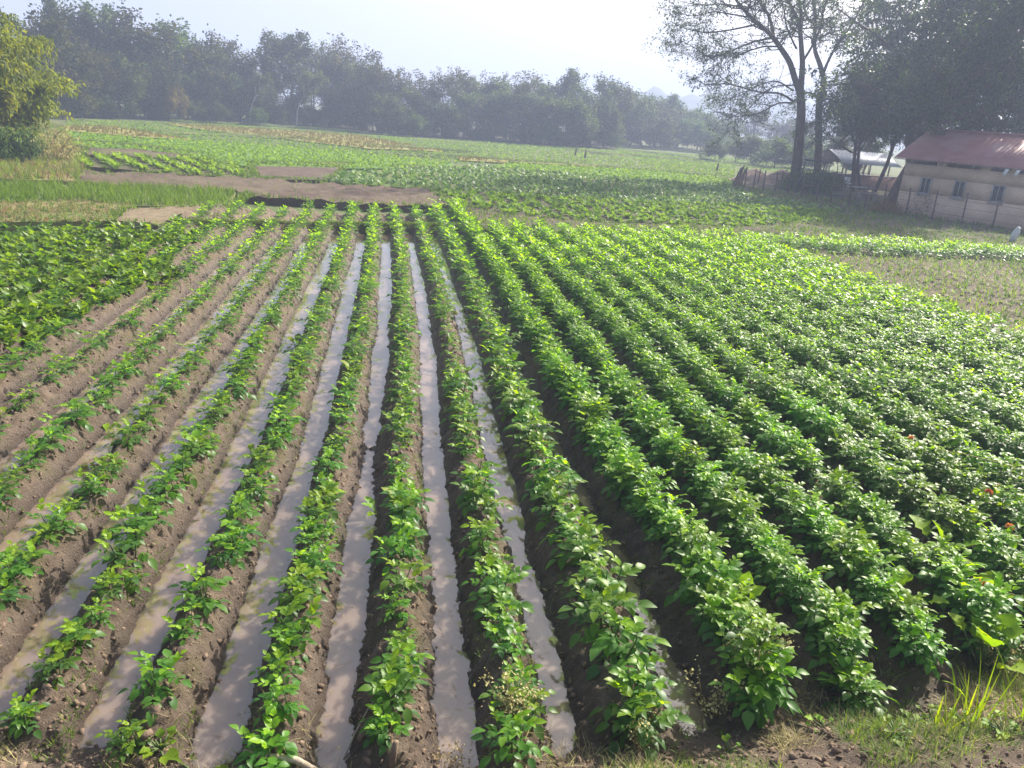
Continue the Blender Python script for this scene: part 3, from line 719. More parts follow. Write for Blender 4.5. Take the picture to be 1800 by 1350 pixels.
for Q in BUND: q_ = np.repeat(Q[:, :2], 5, 0); blades(b, q_ + rng.normal(0, .2, q_.shape), -.05, 6, .2, .035, (.4, 1.4), (.1, .7))
def edge_pts(poly, dens, sig):
    poly = np.array(poly); o = []
    for i in range(len(poly)):
        a, c = poly[i], poly[(i + 1) % len(poly)]; n = int(np.linalg.norm(c - a) * dens)
        u = rng.random((n, 1)); o.append(a + (c - a) * u)
    o = np.concatenate(o); return o + rng.normal(0, sig, o.shape)
for q in ('plough', 'brownplot', 'smallbrown', 'smallrows', 'straw', 'dry'): blades(b, edge_pts(W[q], 7, .12), .05, 7, .2, .03, (.4, 1.4), (.2, .8))
blades(b, edge_pts(W['shade'], 6, .15), .08, 7, .2, .025, (.4, 1.4), (.2, .8))
# bund and ridge flanks in the flooded field
bk = rng.uniform(-8, 4, 2500); bY = bundY(bk) + rng.normal(0, .16, 2500); q = surf(bk, bY); 
for zz, pp in ((q[:, 2], q[:, :2]),): blades(b, pp, zz - .01, 5, .1, .012, (.4, 1.4), (.2, .8))
fk = rng.integers(-7, 4, 9000) + np.where(rng.random(9000) < .7, rng.normal(-.26, .06, 9000), rng.normal(.27, .06, 9000)); fY = 3.2 * (20 / 3.2) ** rng.random(9000)
keep = vnoise(fk * 1.3, fY * 1.4) > .52; fk, fY = fk[keep], fY[keep]; q = surf(fk, fY); q = q[q[:, 2] > .0]
blades(b, q[:, :2], q[:, 2] - .005, 4, .06, .006, (.4, 1.4), (.1, .9))
fk = np.floor(rng.uniform(3, 9, 3000)) + rng.normal(0, .18, 3000); fY = rng.uniform(3.8, 8, 3000); keep = vnoise(fk * 2, fY * 2) > .5; q = surf(fk[keep], fY[keep])
blades(b, q[:, :2], q[:, 2] - .005, 4, .06, .006, (.4, 1.4), (.1, .9))
tag(b.build('grass', M['weed']), 'short green grass and weeds along bunds and ridge sides', 'grass', kind='stuff')

# far crops
b = MB()
def rowpts(poly, dirv, spc, along, jit):
    poly = np.array(poly); lo, hi = poly.min(0) - 5, poly.max(0) + 5
    d = np.array(dirv) / np.linalg.norm(dirv); nrm = np.array([d[1], -d[0]])
    c = (lo + hi) / 2; Rr = np.linalg.norm(hi - lo) / 2
    u, v = np.meshgrid(np.arange(-Rr, Rr, spc), np.arange(-Rr, Rr, along), indexing='ij')
    P = c + u.reshape(-1, 1) * nrm + v.reshape(-1, 1) * d; P = P + rng.normal(0, jit, P.shape)
    return P[inpoly(P, poly)]
rosettes(b, rowpts(W['smallrows'], (gp(340, 280) - gp(397, 302))[:2], .95, .16, .09), .08, 8, .27, .9, (.3, 1.3), (.4, 1), DIAMOND)
rosettes(b, rowpts(W['shade'], rowdir, .8, .15, .15), .1, 11, .22, 1, (.2, 1.2), (.1, .7), DIAMOND)
for q in ('bright_a', 'bright_b'): rosettes(b, rowpts(W[q], (.5, .8), .6, .35, .1), -.08, 7, .19, 1, (.2, 1.2), (.4, 1), DIAMOND)
farpoly = wpoly([(120, 206), (400, 216), (700, 238), (900, 250), (1100, 263), (1290, 285), (1290, 312), (1150, 296), (900, 283), (800, 283), (620, 262), (345, 243), (240, 238), (105, 216)])
P = rowpts(farpoly, (.6, .8), .7, .4, .15)
far2 = wpoly([(1075, 258), (1290, 275), (1420, 290), (1440, 318), (1290, 311), (1150, 290)], 0); P = np.concatenate([P, rowpts(far2, (.8, .6), .8, .5, .2)])
keep = ~(inpoly(P, W['yellow_a']) | inpoly(P, W['yellow_b']) | inpoly(P, W['yellow_c']))
rosettes(b, P[keep], -.2, 7, .17, 1, (.3, 1.2), (.2, .9), DIAMOND)
tag(b.build('field_crop', M['crop'], smooth=True), 'low green crops in rows on the plots across the valley', 'crops', kind='stuff')
b = MB()
P = rowpts(W['brassica'], rowdir, .5, .35, .09); rosettes(b, P, .05, 9, .21, 1, (.2, 1.2), (.2, 1), DIAMOND)
tag(b.build('cabbage_crop', M['bluecrop'], smooth=True), 'broad plot of bluish green cabbages beyond the ploughed strip', 'cabbage crop', kind='stuff')
b = MB(); P = np.concatenate([rand_in(W[q], 5) for q in ('yellow_a', 'yellow_b', 'yellow_c')]); blades(b, P, -.09, 6, .22, .04, (.7, 1.5), (.1, .7))
tag(b.build('ripening_crop', M['ripe']), 'yellowish strips of ripening crop far across the fields', 'ripening crop', kind='stuff')
b = MB(); P = rowpts(seed, rowdir, .5, .22, .05); P = P[P[:, 0] < 24]; blades(b, P, .12, 9, .2, .024, (.3, 1.3), (.5, 1))
tag(b.build('seedlings', M['weed']), 'yellow green seedlings in rows on bare soil at the right', 'seedlings', kind='stuff')

# clods
ICO_V = []; 
import bmesh
bm = bmesh.new(); bmesh.ops.create_icosphere(bm, subdivisions=1, radius=1); ICO_V = np.array([v.co for v in bm.verts]); ICO_F = np.array([[v.index for v in f.verts] for f in bm.faces]); bm.free()
ICO_V = ICO_V * (1 + 0.33 * np.random.default_rng(4).normal(0, 1, (len(ICO_V), 1)))
def rand_rot(n):
    q = rng.normal(0, 1, (n, 4)); q /= np.linalg.norm(q, axis=1)[:, None]; w, x, y, z = q.T
    return np.stack([np.stack([1 - 2 * (y * y + z * z), 2 * (x * y - z * w), 2 * (x * z + y * w)], -1), np.stack([2 * (x * y + z * w), 1 - 2 * (x * x + z * z), 2 * (y * z - x * w)], -1), np.stack([2 * (x * z - y * w), 2 * (y * z + x * w), 1 - 2 * (x * x + y * y)], -1)], 1)
b = MB()
n = 14000
n = 42000; ck = rng.uniform(-8, 9, n); cY = 2.9 * (15 / 2.9) ** rng.random(n); q = surf(ck, cY); q = q[q[:, 2] > -.03]
sz = np.minimum(.004 + rng.exponential(.0065, len(q)), .03)
b.inst(ICO_V, ICO_F, rand_rot(len(q)) * sz[:, None, None] * np.array([1, .8, .65])[None, None], q, rng.random(len(q)))
n = 1600; cx_ = rng.uniform(-3, 5, n); cY = yfront(cx_) + rng.normal(-.15, .3, n); q = surf(inv_k(cx_, cY), cY)
sz = np.minimum(.006 + rng.exponential(.01, len(q)), .04)
b.inst(ICO_V, ICO_F, rand_rot(len(q)) * sz[:, None, None] * np.array([1, .8, .65])[None, None], q, rng.random(len(q)))
tag(b.build('soil_clods', M['clod']), 'loose brown clods of soil on the ridges', 'soil clods', kind='stuff')

# ------------------------------------------------------------------ mustard plants among the rows, broad leaves at the right
MUST = leaf_shape(6, .5, .35, .45, [.1, .14, .3, .8, 1.0, .85, .1])
BROAD = leaf_shape(6, .95, .3, .35, [.06, .5, .95, 1.0, .85, .5, .1])
def wavy(tpl, a):
    v, f = tpl; v = v.copy(); v[:, 2] += a * np.sin(v[:, 0] * 17 + np.sign(v[:, 1]) * 1.5) * np.abs(v[:, 1]) * 3
    return v, f
MUST = wavy(MUST, .09); BROAD = wavy(BROAD, .1)
def leafy_me(seed, n, L, tpl, el, petiole):
    r = random.Random(seed); b = MB(); s = MB(); D = []; U = []; P = []; S = []; T = []
    for i in range(n):
        az = i * 2.4 + r.uniform(-.4, .4); e = r.uniform(*el); d = np.array([math.cos(az) * math.cos(e), math.sin(az) * math.cos(e), math.sin(e)])
        pl = petiole * r.uniform(.6, 1.2); D.append(d + np.array([0, 0, -.15])); P.append(d * pl); S.append(L * r.uniform(.65, 1.15)); T.append(r.uniform(.3, 1))
        U.append((-math.cos(az) * math.sin(e), -math.sin(az) * math.sin(e), math.cos(e)))
        s.tube([(0, 0, 0), d * pl * .5 + np.array([0, 0, .01]), d * pl * 1.02], [.007, .006, .005], 5)
    D, U, P, S, T = map(np.array, (D, U, P, S, T))
    b.inst(tpl[0], tpl[1], frames(D, U) * S[:, None, None], P, T)
    return b.mesh('leaves', M['mustard'], True), s.mesh('stem', M['potato_stem'], True)
mus = [leafy_me(i, 5 + i % 3, .2, MUST, (.35, 1.25), .06) for i in range(5)]
brd = [leafy_me(20 + i, 6 + i % 2, .17, BROAD, (.75, 1.4), .27) for i in range(4)]
def leafy_at(px, py, meshes, name, label, cat, group, sc=1.0):
    g = gp(px, py, .18); k = float(inv_k(g[0], g[1])); p = surf(k, g[1])
    e = empty(name, p, label, cat, group, rng.uniform(0, 6.28), sc * rng.uniform(.85, 1.15))
    a, c = meshes[int(rng.integers(0, len(meshes)))]; child('leaves', a, e); child('stem', c, e)
ml = [(30, 612, 'yellow mustard plant alone on the muddy ridge at the left edge'), (70, 600, 'tall yellow mustard plant right of the lone one at the left edge'), (120, 622, 'mustard plant with two drooping yellow leaves'),
      (8, 660, 'yellow mustard plant cut off by the left edge'), (185, 570, 'large dark mustard plant on the ridge below the leafy bed'), (225, 615, 'mustard plant leaning over the brown furrow, far left'),
      (345, 610, 'upright light mustard plant on the watered ridge at left'), (300, 628, 'narrow yellow mustard plant left of the upright light one'), (275, 665, 'mustard plant with one pale leaf low on the ridge'),
      (10, 705, 'broad mustard plant at the left edge over the mud'), (185, 735, 'dark cupped mustard plant beside the second left furrow'), (150, 785, 'bright mustard leaf cluster near the brown puddle'),
      (345, 800, 'large light green mustard among potatoes, left of the bright furrow'), (60, 770, 'low mustard plant with curling yellow leaf'), (455, 610, 'mustard plant with pale leaves by the shining furrow'),
      (520, 590, 'small mustard leaning over the shining furrow'), (460, 500, 'tiny yellow mustard on the middle ridge'), (300, 490, 'single yellow mustard at the bed edge'), (215, 490, 'yellow mustard rising from the leafy bed edge'),
      (240, 905, 'mustard leaves hanging beside the wide left puddle'), (440, 775, 'light mustard by the wide furrow, half way up'), (570, 885, 'bright mustard on the ridge beside the narrow furrow'), (705, 905, 'large bright mustard on the middle ridge'),
      (620, 660, 'small mustard above the middle furrow'), (865, 880, 'big yellow mustard on the ridge right of the middle'), (1000, 810, 'yellow mustard leaning over the dark furrow'), (805, 530, 'pale mustard between two far ridges'),
      (875, 515, 'pale mustard on the slope of the dense ridge'), (890, 725, 'mustard with curved leaf beside the dark furrow'), (130, 1135, 'big light mustard at the lower left row'), (665, 880, 'mustard leaf touching the narrow furrow water')]
for x, y, l in ml: leafy_at(x, y, mus, 'mustard_plant', l, 'mustard plant', 'mustard plants among the potato rows', .85)
bl = [(1655, 985, 'large broad leaved plant with fan shaped bright leaves', 1.15), (1750, 915, 'bright broad leaved plant under the orange flowers', 1.0), (1715, 1060, 'heart leaved plant with orange blossom beside it', 1.1),
      (1730, 1165, 'broad leaved plant with round yellow leaves at the right edge', 1.2), (1580, 1075, 'single broad leaf leaning from the dense row', .8), (1295, 1090, 'dark curled broad leaf in the furrow', .8), (1500, 1000, 'broad light leaf cluster in the dense row', .9)]
for x, y, l, s_ in bl: leafy_at(x, y, brd, 'broad_leaved_plant', l, 'broad leaved plant', 'broad leaved plants among the dense rows', s_ * 1.0)

# ------------------------------------------------------------------ trees
def grow(seed, H, crown0, levels, spreadang, nb, up, seglen, gnarl=.18, trunk_r=.02, first=None, lengths=(.55, .6, .6, .6)):
    """recursive limbs; returns tubes [(pts, radii)], twig points"""
    r = random.Random(seed); tubes = []; tw = []
    def limb(p, d, L, rad, lev):
        n = 6 if lev == 0 else 4
        pts = [p.copy()]; dd = d / np.linalg.norm(d)
        for i in range(n):
            dd = dd + np.array([r.gauss(0, gnarl), r.gauss(0, gnarl), r.gauss(0, gnarl) + (up if lev else .25)]); dd /= np.linalg.norm(dd)
            p = p + dd * L / n; pts.append(p.copy())
        pts = np.array(pts); rr = np.linspace(rad, rad * (.5 if lev < levels else .25), n + 1)
        tubes.append((pts, rr, lev))
        if lev >= levels:
            for i in range(1, n + 1): tw.append((pts[i], dd.copy()))
            return
        cnt = nb[lev]; f0 = crown0 if lev == 0 else .3
        for c in range(cnt):
            f = f0 + (1 - f0) * (c + r.random()) / cnt
            q = np.array([np.interp(f * n, range(n + 1), pts[:, a]) for a in range(3)])
            az = r.uniform(0, 6.28); an = spreadang * r.uniform(.7, 1.25) * (1.15 - .35 * f if lev == 0 else 1)
            ref = np.array([1, 0, 0]) if abs(dd[0]) < .7 else np.array([0, 1, 0])
            u = np.cross(dd, ref); u /= np.linalg.norm(u); v = np.cross(dd, u)
            nd = dd * math.cos(an) + (u * math.cos(az) + v * math.sin(az)) * math.sin(an)
            limb(q, nd, L * lengths[lev] * r.uniform(.75, 1.2) * (1.15 - .45 * f if lev == 0 else 1), np.interp(f, [0, 1], [rr[0], rr[-1]]) * .6, lev + 1)
        if lev > 0: limb(pts[-1], dd, L * .55, rr[-1] * .9, lev + 1)
    limb(np.array([0., 0, -.15]), np.array([r.gauss(0, .06), r.gauss(0, .06), 1]), H * .85, H * trunk_r, 0)
    return tubes, tw
def leaves_on(b, tw, per, sig, size, tpl=DIAMOND, droop=-.25, tmean=.4, tvar=.25, thin=0.0, stretch=1.0):
    P = np.array([p for p, _ in tw]); Dn = np.array([d for _, d in tw])
    if thin: 
        keep = rng.random(len(P)) > thin; P, Dn = P[keep], Dn[keep]
    # light and dark clumps: each twig has its own tone
    tone = np.clip(rng.normal(tmean, tvar, len(P)), 0, 1)
    n = len(P) * per; Q = np.repeat(P, per, 0) + rng.normal(0, sig, (n, 3))
    d = np.repeat(Dn, per, 0) * .5 + rng.normal(0, .7, (n, 3)); d[:, 2] += droop
    upv = rng.normal(0, .5, (n, 3)); upv[:, 2] += 1
    s = size * rng.uniform(.6, 1.35, n)
    F = frames(d, upv) * s[:, None, None]; F[:, :, 1] *= stretch
    b.inst(tpl[0], tpl[1], F, Q, np.clip(np.repeat(tone, per) + rng.normal(0, .1, n), 0, 1))
def tubes_on(b, tubes, maxlev, minr=.0, sides=7):
    for pts, rr, lev in tubes:
        if lev <= maxlev: b.tube(pts, np.maximum(rr, minr), sides if lev < 2 else 4, cap=False)

# unit trees about 10 m tall for the forest
KINDS = {}
spec = {
 'broad': dict(H=7.2, crown0=.2, levels=3, spreadang=1.0, nb=(9, 5, 4), up=.05, seglen=1, leaf=(9, .25, .3), lengths=(.62, .6, .6)),
 'airy': dict(H=7.6, crown0=.5, levels=3, spreadang=.95, nb=(7, 5, 4), up=.04, seglen=1, leaf=(7, .2, .27), lengths=(.66, .62, .6)),
 'tall': dict(H=9.4, crown0=.32, levels=3, spreadang=.7, nb=(10, 4, 3), up=.1, seglen=1, leaf=(7, .2, .26), lengths=(.32, .6, .6)),
 'bush': dict(H=6.5, crown0=.04, levels=3, spreadang=.85, nb=(11, 5, 4), up=.06, seglen=1, leaf=(8, .34, .36), lengths=(.7, .6, .6)),
}
for kname, sp in spec.items():
    L = []
    for v in range(3 if kname in ('broad', 'airy') else 2):
        q = dict(sp); lf = q.pop('leaf'); tubes, tw = grow(40 + v * 13 + len(kname), **q)
        top = max(p[2] for p, _ in tw) + .3
        tb = MB(); tubes_on(tb, tubes, 2 if kname != 'bush' else 1, .02, 6); cb = MB(); leaves_on(cb, tw, lf[0], lf[1], lf[2], stretch=1.2, tvar=.38, thin=.15)
        L.append((tb, cb, top))
    KINDS[kname] = [(tb.mesh('trunk', M['bark'], True), cb.mesh('crown', M['forest' if kname == 'broad' else 'forest_' + kname]), top) for tb, cb, top in L]
pale = [(grow(77, H=9.6, crown0=.55, levels=3, spreadang=.6, nb=(8, 4, 3), up=.1, seglen=1, lengths=(.3, .6, .6)))]
tb = MB(); tubes_on(tb, pale[0][0], 2, .04, 6); cb = MB(); leaves_on(cb, pale[0][1], 4, .26, .34, tmean=.7)
KINDS['pale'] = [(tb.mesh('trunk', M['palebark'], True), cb.mesh('crown', M['forest']), max(p[2] for p, _ in pale[0][1]) + .3)]

FT = []
def ftree(kind, px, py, Y, wf=1.0, label=None):
    p = at(px, py, Y); h = max(p[2], 1.2)
    FT.append((kind, p[0], Y, h, wf, label, px))
def yb(px):
    base = np.interp(px, [-60, 120, 300, 400, 500, 600, 700, 800, 900, 1000, 1070, 1200, 1290, 1400], [199, 205, 208, 213, 218, 223, 236, 241, 248, 256, 259, 264, 276, 282])
    return float(gp(px, base, 0)[1])
# skyline trees (top of the crown in the picture, ground line row + depth behind it)
for kind, px, py, dy, wf, l in [
  ('tall', 92, -14, 10, .8, 'tall thin tree rising highest at the upper left'), ('broad', 40, 12, 4, 1.1, 'dark green rounded tree behind the yellow bamboo'), ('airy', 122, 26, 9, .8, None),
  ('tall', 165, -2, 8, 1.15, 'tall ragged tree left of the big rounded one'), ('airy', 205, 32, 10, .9, None), ('broad', 248, 10, 5, 1.25, 'big rounded dark tree highest on the left skyline'), ('broad', 310, 30, 6, 1.1, 'rounded tree forming the right shoulder of the highest crown'),
  ('broad', 345, 58, 7, 1, None), ('broad', 378, 54, 8, 1, 'tree with small dark topknot right of the big rounded one'), ('airy', 440, 76, 10, 1.1, None), ('tall', 476, 46, 5, 1.35, 'tall feathery tree, left of a pair on the skyline'), ('tall', 507, 52, 6, 1.35, 'tall feathery tree, right of a pair on the skyline'),
  ('airy', 545, 64, 12, .9, 'sparse layered crown right of the feathery pair'), ('airy', 608, 62, 9, 1.15, 'domed airy tree alone on the skyline'), ('broad', 578, 88, 5, .9, None), ('broad', 648, 94, 8, 1, None), ('airy', 690, 104, 8, 1.2, None), ('airy', 735, 116, 9, 1.2, None),
  ('airy', 782, 112, 8, 1.25, 'flat topped airy tree with dark layers in the middle'), ('airy', 822, 120, 12, 1.2, 'thin flat topped tree with sky showing through'), ('broad', 870, 126, 8, 1.1, None), ('airy', 927, 123, 16, 1.5, 'pale umbrella shaped tree far behind the wood'), ('broad', 905, 136, 6, 1, None), ('broad', 975, 138, 8, 1.1, None),
  ('tall', 1009, 117, 10, 1.2, 'slim tree with rounded top rising over the wood'), ('tall', 1076, 126, 8, 1.25, 'slim tree, left of two at the right end of the wood'), ('tall', 1104, 138, 10, 1.2, 'slim tree, right of two at the right end of the wood'), ('broad', 1040, 150, 6, 1, None), ('broad', 1075, 180, 1, .75, 'dark narrow tree at the jutting corner of the wood'),
  ('broad', 1118, 158, 12, 1.1, None), ('broad', 1140, 166, 16, 1.2, None), ('tall', 1163, 164, 20, 1.6, None), ('tall', 1184, 164, 22, 1.6, None), ('broad', 1200, 180, 18, 1.2, None), ('broad', 1235, 188, 20, 1.3, None), ('broad', 1265, 196, 18, 1.2, None), ('airy', 1172, 182, 14, 1.4, None), ('bush', 1150, 200, 8, 1.5, None), ('bush', 1195, 205, 9, 1.5, None), ('bush', 1240, 212, 9, 1.5, None), ('broad', 1217, 190, 30, 1.1, None), ('broad', 1250, 204, 26, 1.1, None), ('broad', 1290, 210, 28, 1.2, None), ('tall', 1330, 190, 34, 1.4, None), ('broad', 1370, 205, 34, 1.3, None), ('broad', 1425, 205, 40, 1.3, None), ('broad', 1500, 210, 44, 1.3, None)]:
    ftree(kind, px, py, yb(px) + dy, wf, l)
# the wood's front: middle-height trees
fr = np.random.default_rng(21)
for px in np.arange(10, 1075, 27):
    sky = np.interp(px, [0, 90, 200, 250, 345, 440, 500, 560, 610, 700, 800, 930, 1040, 1075], [20, 25, 40, 20, 70, 90, 65, 100, 80, 120, 125, 135, 155, 185])
    g0 = np.interp(px, [0, 400, 700, 1075], [200, 213, 236, 259])
    ftree(fr.choice(['broad', 'broad', 'bush', 'airy']), px + fr.uniform(-10, 10), sky + (g0 - sky) * fr.uniform(.12, .5), yb(px) + fr.uniform(.5, 5), fr.uniform(.95, 1.3))
for px in np.arange(115, 1100, 17):
    g0 = np.interp(px, [0, 400, 700, 1075], [200, 213, 236, 259])
    ftree('bush', px + fr.uniform(-12, 12), g0 - fr.uniform(10, 48), yb(px) + fr.uniform(-1, 4), fr.uniform(1.1, 1.9))
for px in np.arange(1085, 1480, 27): ftree('bush', px, np.interp(px, [1080, 1480], [222, 250]) + fr.uniform(-12, 10), yb(px) + fr.uniform(15, 30), 1.4)
for px, py in ((1262, 248), (1300, 240), (1335, 236), (1372, 240), (1415, 238), (1470, 236), (1530, 240)): ftree('bush', px, py, 98 + fr.uniform(-4, 4), 1.5)
ftree('pale', 518, 118, yb(518) - 1, .9, 'slender tree with a tall bare pale trunk')
ftree('pale', 435, 122, yb(430) - 1.5, .8, 'slender pale trunked tree with light leaves near the wood edge')
ftree('bush', 308, 148, yb(308) - 2, .8, 'small rounded tree with yellow crown at the wood edge')
ftree('bush', 455, 188, yb(455) - 4, 1.2, 'low round green bush standing in front of the wood')
ftree('bush', 385, 178, yb(385) - 4, .9, 'light green shrub in front of the wood, left of the pale trunk')
cnt = {}
names = {'broad': 'broadleaf_tree', 'airy': 'airy_tree', 'tall': 'slim_tree', 'bush': 'shrub', 'pale': 'pale_trunk_tree'}
descr = {'broad': 'hazy dense rounded tree in the wood across the fields', 'airy': 'hazy open crowned tree in the wood', 'tall': 'hazy slim tree in the wood', 'bush': 'hazy shrub along the foot of the wood', 'pale': ''}
FT.sort(key=lambda f: f[6])
M['yellowbush'] = leaf_mat('yellow_leaf', (.12, .12, .02), (.22, .2, .03), (.34, .28, .04), trans=.35, tcol=(1.3, 1.2, .6))
for kind, x, Y, h, wf, label, px in FT:
    lst = KINDS[kind]; tr, cr, top = lst[int(fr.integers(0, len(lst)))]
    if not label:
        cnt[kind] = cnt.get(kind, 0) + 1
        label = f"{descr[kind]}, {ordw(cnt[kind])} from the left"
    e = empty(names[kind], (x, Y, -.22), label, 'tree' if kind != 'bush' else 'shrub', 'trees of the wood across the fields' if kind != 'bush' else 'shrubs at the foot of the wood', fr.uniform(0, 6.28))
    s = (h + .25) / top; e.scale = (s * wf, s * wf, s)
    child('trunk', tr, e)
    if 'yellow crown' in label:
        cr = cr.copy(); cr.materials[0] = M['yellowbush']
    child('crown', cr, e)

# ---------------------------------------------------------------- the two tall trees by the yard
def tall_tree(name, base_px, Y, trunk, limbs, label, seed, rad0, per=5):
    """trunk and main limbs follow traced lines; every limb is given its own depth, then grows twigs"""
    r = random.Random(seed); root = gp(*base_px, 0.0); root = np.array([root[0], Y, 0.0])
    root = at(base_px[0], base_px[1], Y); root[2] = 0.0
    e = empty(name, root, label, 'tree'); tb = MB(); tw = []; subs = []
    def smooth(pts):
        pts = np.array(pts); n = len(pts); u = np.linspace(0, n - 1, n * 3)
        o = np.stack([np.interp(u, range(n), pts[:, c]) for c in range(3)], -1)
        o[1:-1] = (o[:-2] + o[1:-1] * 2 + o[2:]) / 4
        return o
    tp = [root - np.array([0, 0, .2])] + [at(x, y, Y) for x, y in trunk]
    tp = smooth(tp) - root
    tb.tube(tp, np.linspace(rad0 * 1.15, rad0 * .75, len(tp)), 10, cap=False)
    # root flare
    for line, dep, r0, r1 in limbs:
        n = len(line); P = [at(x, y, Y + dep * (i / (n - 1)) ** 1.2) for i, (x, y) in enumerate(line)]
        P = smooth(P) - root
        tb.tube(P, np.linspace(r0, r1, len(P)) * .85, 7, cap=False)
        m = len(P)
        for i in range(int(m * .3), m):
            for c in range(2):
                if r.random() < .8: subs.append((P[i], P[min(i + 1, m - 1)] - P[max(i - 1, 0)], r0 + (r1 - r0) * i / m))
        subs.append((P[-1], P[-1] - P[-2], r1))
    def twig(p, d, L, rad, lev):
        n = 4; pts = [p.copy()]; d = d / (np.linalg.norm(d) + 1e-9)
        for i in range(n):
            d = d + np.array([r.gauss(0, .2), r.gauss(0, .2), r.gauss(0, .15) + .03]); d /= np.linalg.norm(d); p = p + d * L / n; pts.append(p.copy())
        tb.tube(np.array(pts), np.linspace(rad, rad * .4, n + 1), 4, cap=False)
        if lev == 0:
            for i in range(1, n + 1): tw.append((pts[i], d.copy()))
            return
        for c in range(4):
            f = r.uniform(.3, 1); q = pts[min(int(f * n) + 0, n)]
            nd = d + np.array([r.gauss(0, .7), r.gauss(0, .7), r.gauss(0, .5)])
            twig(q, nd, L * r.uniform(.5, .75), rad * .5, lev - 1)
    for p, d, rr in subs:
        d = d / (np.linalg.norm(d) + 1e-9)
        nd = d * .6 + np.array([r.gauss(0, .7), r.gauss(0, .7), r.gauss(0, .45)])
        twig(p, nd, r.uniform(1.0, 2.2), max(min(rr * .4, .05), .016), 1)
    tb.build('trunk', M['bark'], e, True)
    cb = MB(); leaves_on(cb, tw, per, .13, .16, DIAMOND, droop=-.2, tmean=.35, tvar=.25, stretch=.7, thin=.3); cb.build('crown', M['bigtree'], e)
    return e
YA = 54.9
tall_tree('tall_tree', (1395, 335), YA, [(1400, 295), (1405, 248), (1409, 194), (1407, 161)], [
    ([(1407, 165), (1398, 141), (1389, 109), (1370, 81), (1354, 59), (1326, 37), (1304, 13), (1291, -4), (1268, -60), (1255, -130)], -2.5, .26, .05),
    ([(1360, 66), (1355, 37), (1346, 17), (1333, -2), (1322, -60), (1310, -150)], 3.0, .14, .04),
    ([(1328, 43), (1289, 52), (1246, 58), (1224, 55), (1194, 47), (1180, 38)], -1.5, .07, .02),
    ([(1357, 67), (1324, 73), (1298, 84), (1265, 98), (1239, 98), (1224, 85), (1200, 73)], 1.5, .08, .02),
    ([(1367, 82), (1344, 81), (1320, 88), (1298, 98), (1280, 92), (1255, 100)], -2.5, .07, .02),
    ([(1320, 31), (1280, 24), (1254, 20), (1215, 30), (1185, 20)], 1.5, .06, .02),
    ([(1304, 13), (1270, 6), (1230, 10), (1195, 2)], -1, .06, .02),
    ([(1407, 163), (1411, 111), (1409, 89), (1407, 59), (1404, 37), (1394, 18), (1383, -2), (1370, -80), (1362, -190)], 2.2, .24, .06),
    ([(1407, 60), (1409, 24), (1402, -5), (1405, -90), (1415, -210)], -2.5, .14, .05),
    ([(1400, 85), (1393, 72), (1381, 43), (1378, 10), (1360, -30)], -3, .08, .03),
    ([(1411, 108), (1424, 88), (1440, 55), (1448, 20), (1465, -40), (1480, -120)], -3.5, .1, .03),
    ([(1402, -5), (1380, -110), (1330, -190), (1270, -230)], -4, .12, .03), ([(1402, -5), (1420, -130), (1470, -210), (1520, -250)], -4, .12, .03),
    ([(1402, -5), (1398, -130), (1385, -250), (1375, -330)], 1, .14, .03), ([(1383, -10), (1340, -120), (1300, -250), (1285, -320)], 5, .12, .03), ([(1404, -20), (1440, -120), (1440, -240), (1450, -330)], 5, .12, .03),
    ([(1394, 178), (1372, 163), (1335, 163), (1280, 146), (1238, 150), (1222, 138)], -2.0, .09, .02),
    ([(1393, 181), (1368, 180), (1335, 200), (1290, 206), (1255, 195)], 2.0, .07, .02),
    ([(1395, 160), (1365, 140), (1330, 150), (1300, 170), (1262, 175)], 3.5, .07, .02),
    ([(1400, 150), (1360, 150), (1320, 185), (1290, 225)], -3.5, .06, .02)],
    'tall bare limbed tree leaning left over the fence, sky through its crown', 3, .33)
tall_tree('tall_tree', (1437, 322), 63, [(1438, 285), (1439, 248), (1439, 185), (1446, 157), (1448, 135)], [
    ([(1448, 138), (1441, 111), (1431, 87), (1433, 46), (1431, 5), (1428, -80), (1435, -180)], 2.5, .24, .06),
    ([(1446, 132), (1454, 111), (1465, 89), (1480, 67), (1500, 40), (1520, 0), (1545, -70)], -3, .14, .04),
    ([(1433, 70), (1450, 62), (1475, 52), (1495, 60)], -3, .08, .02),
    ([(1433, 46), (1418, 30), (1412, 5), (1400, -60), (1385, -140)], 4, .09, .03),
    ([(1440, 170), (1420, 160), (1400, 175), (1380, 190)], 3, .07, .02),
    ([(1440, 190), (1465, 175), (1480, 200), (1490, 230)], -3, .08, .02),
    ([(1439, 215), (1425, 215), (1412, 235), (1405, 255)], 2, .06, .02)],
    'second tall tree with a straight dark trunk behind the swing frame', 8, .27)

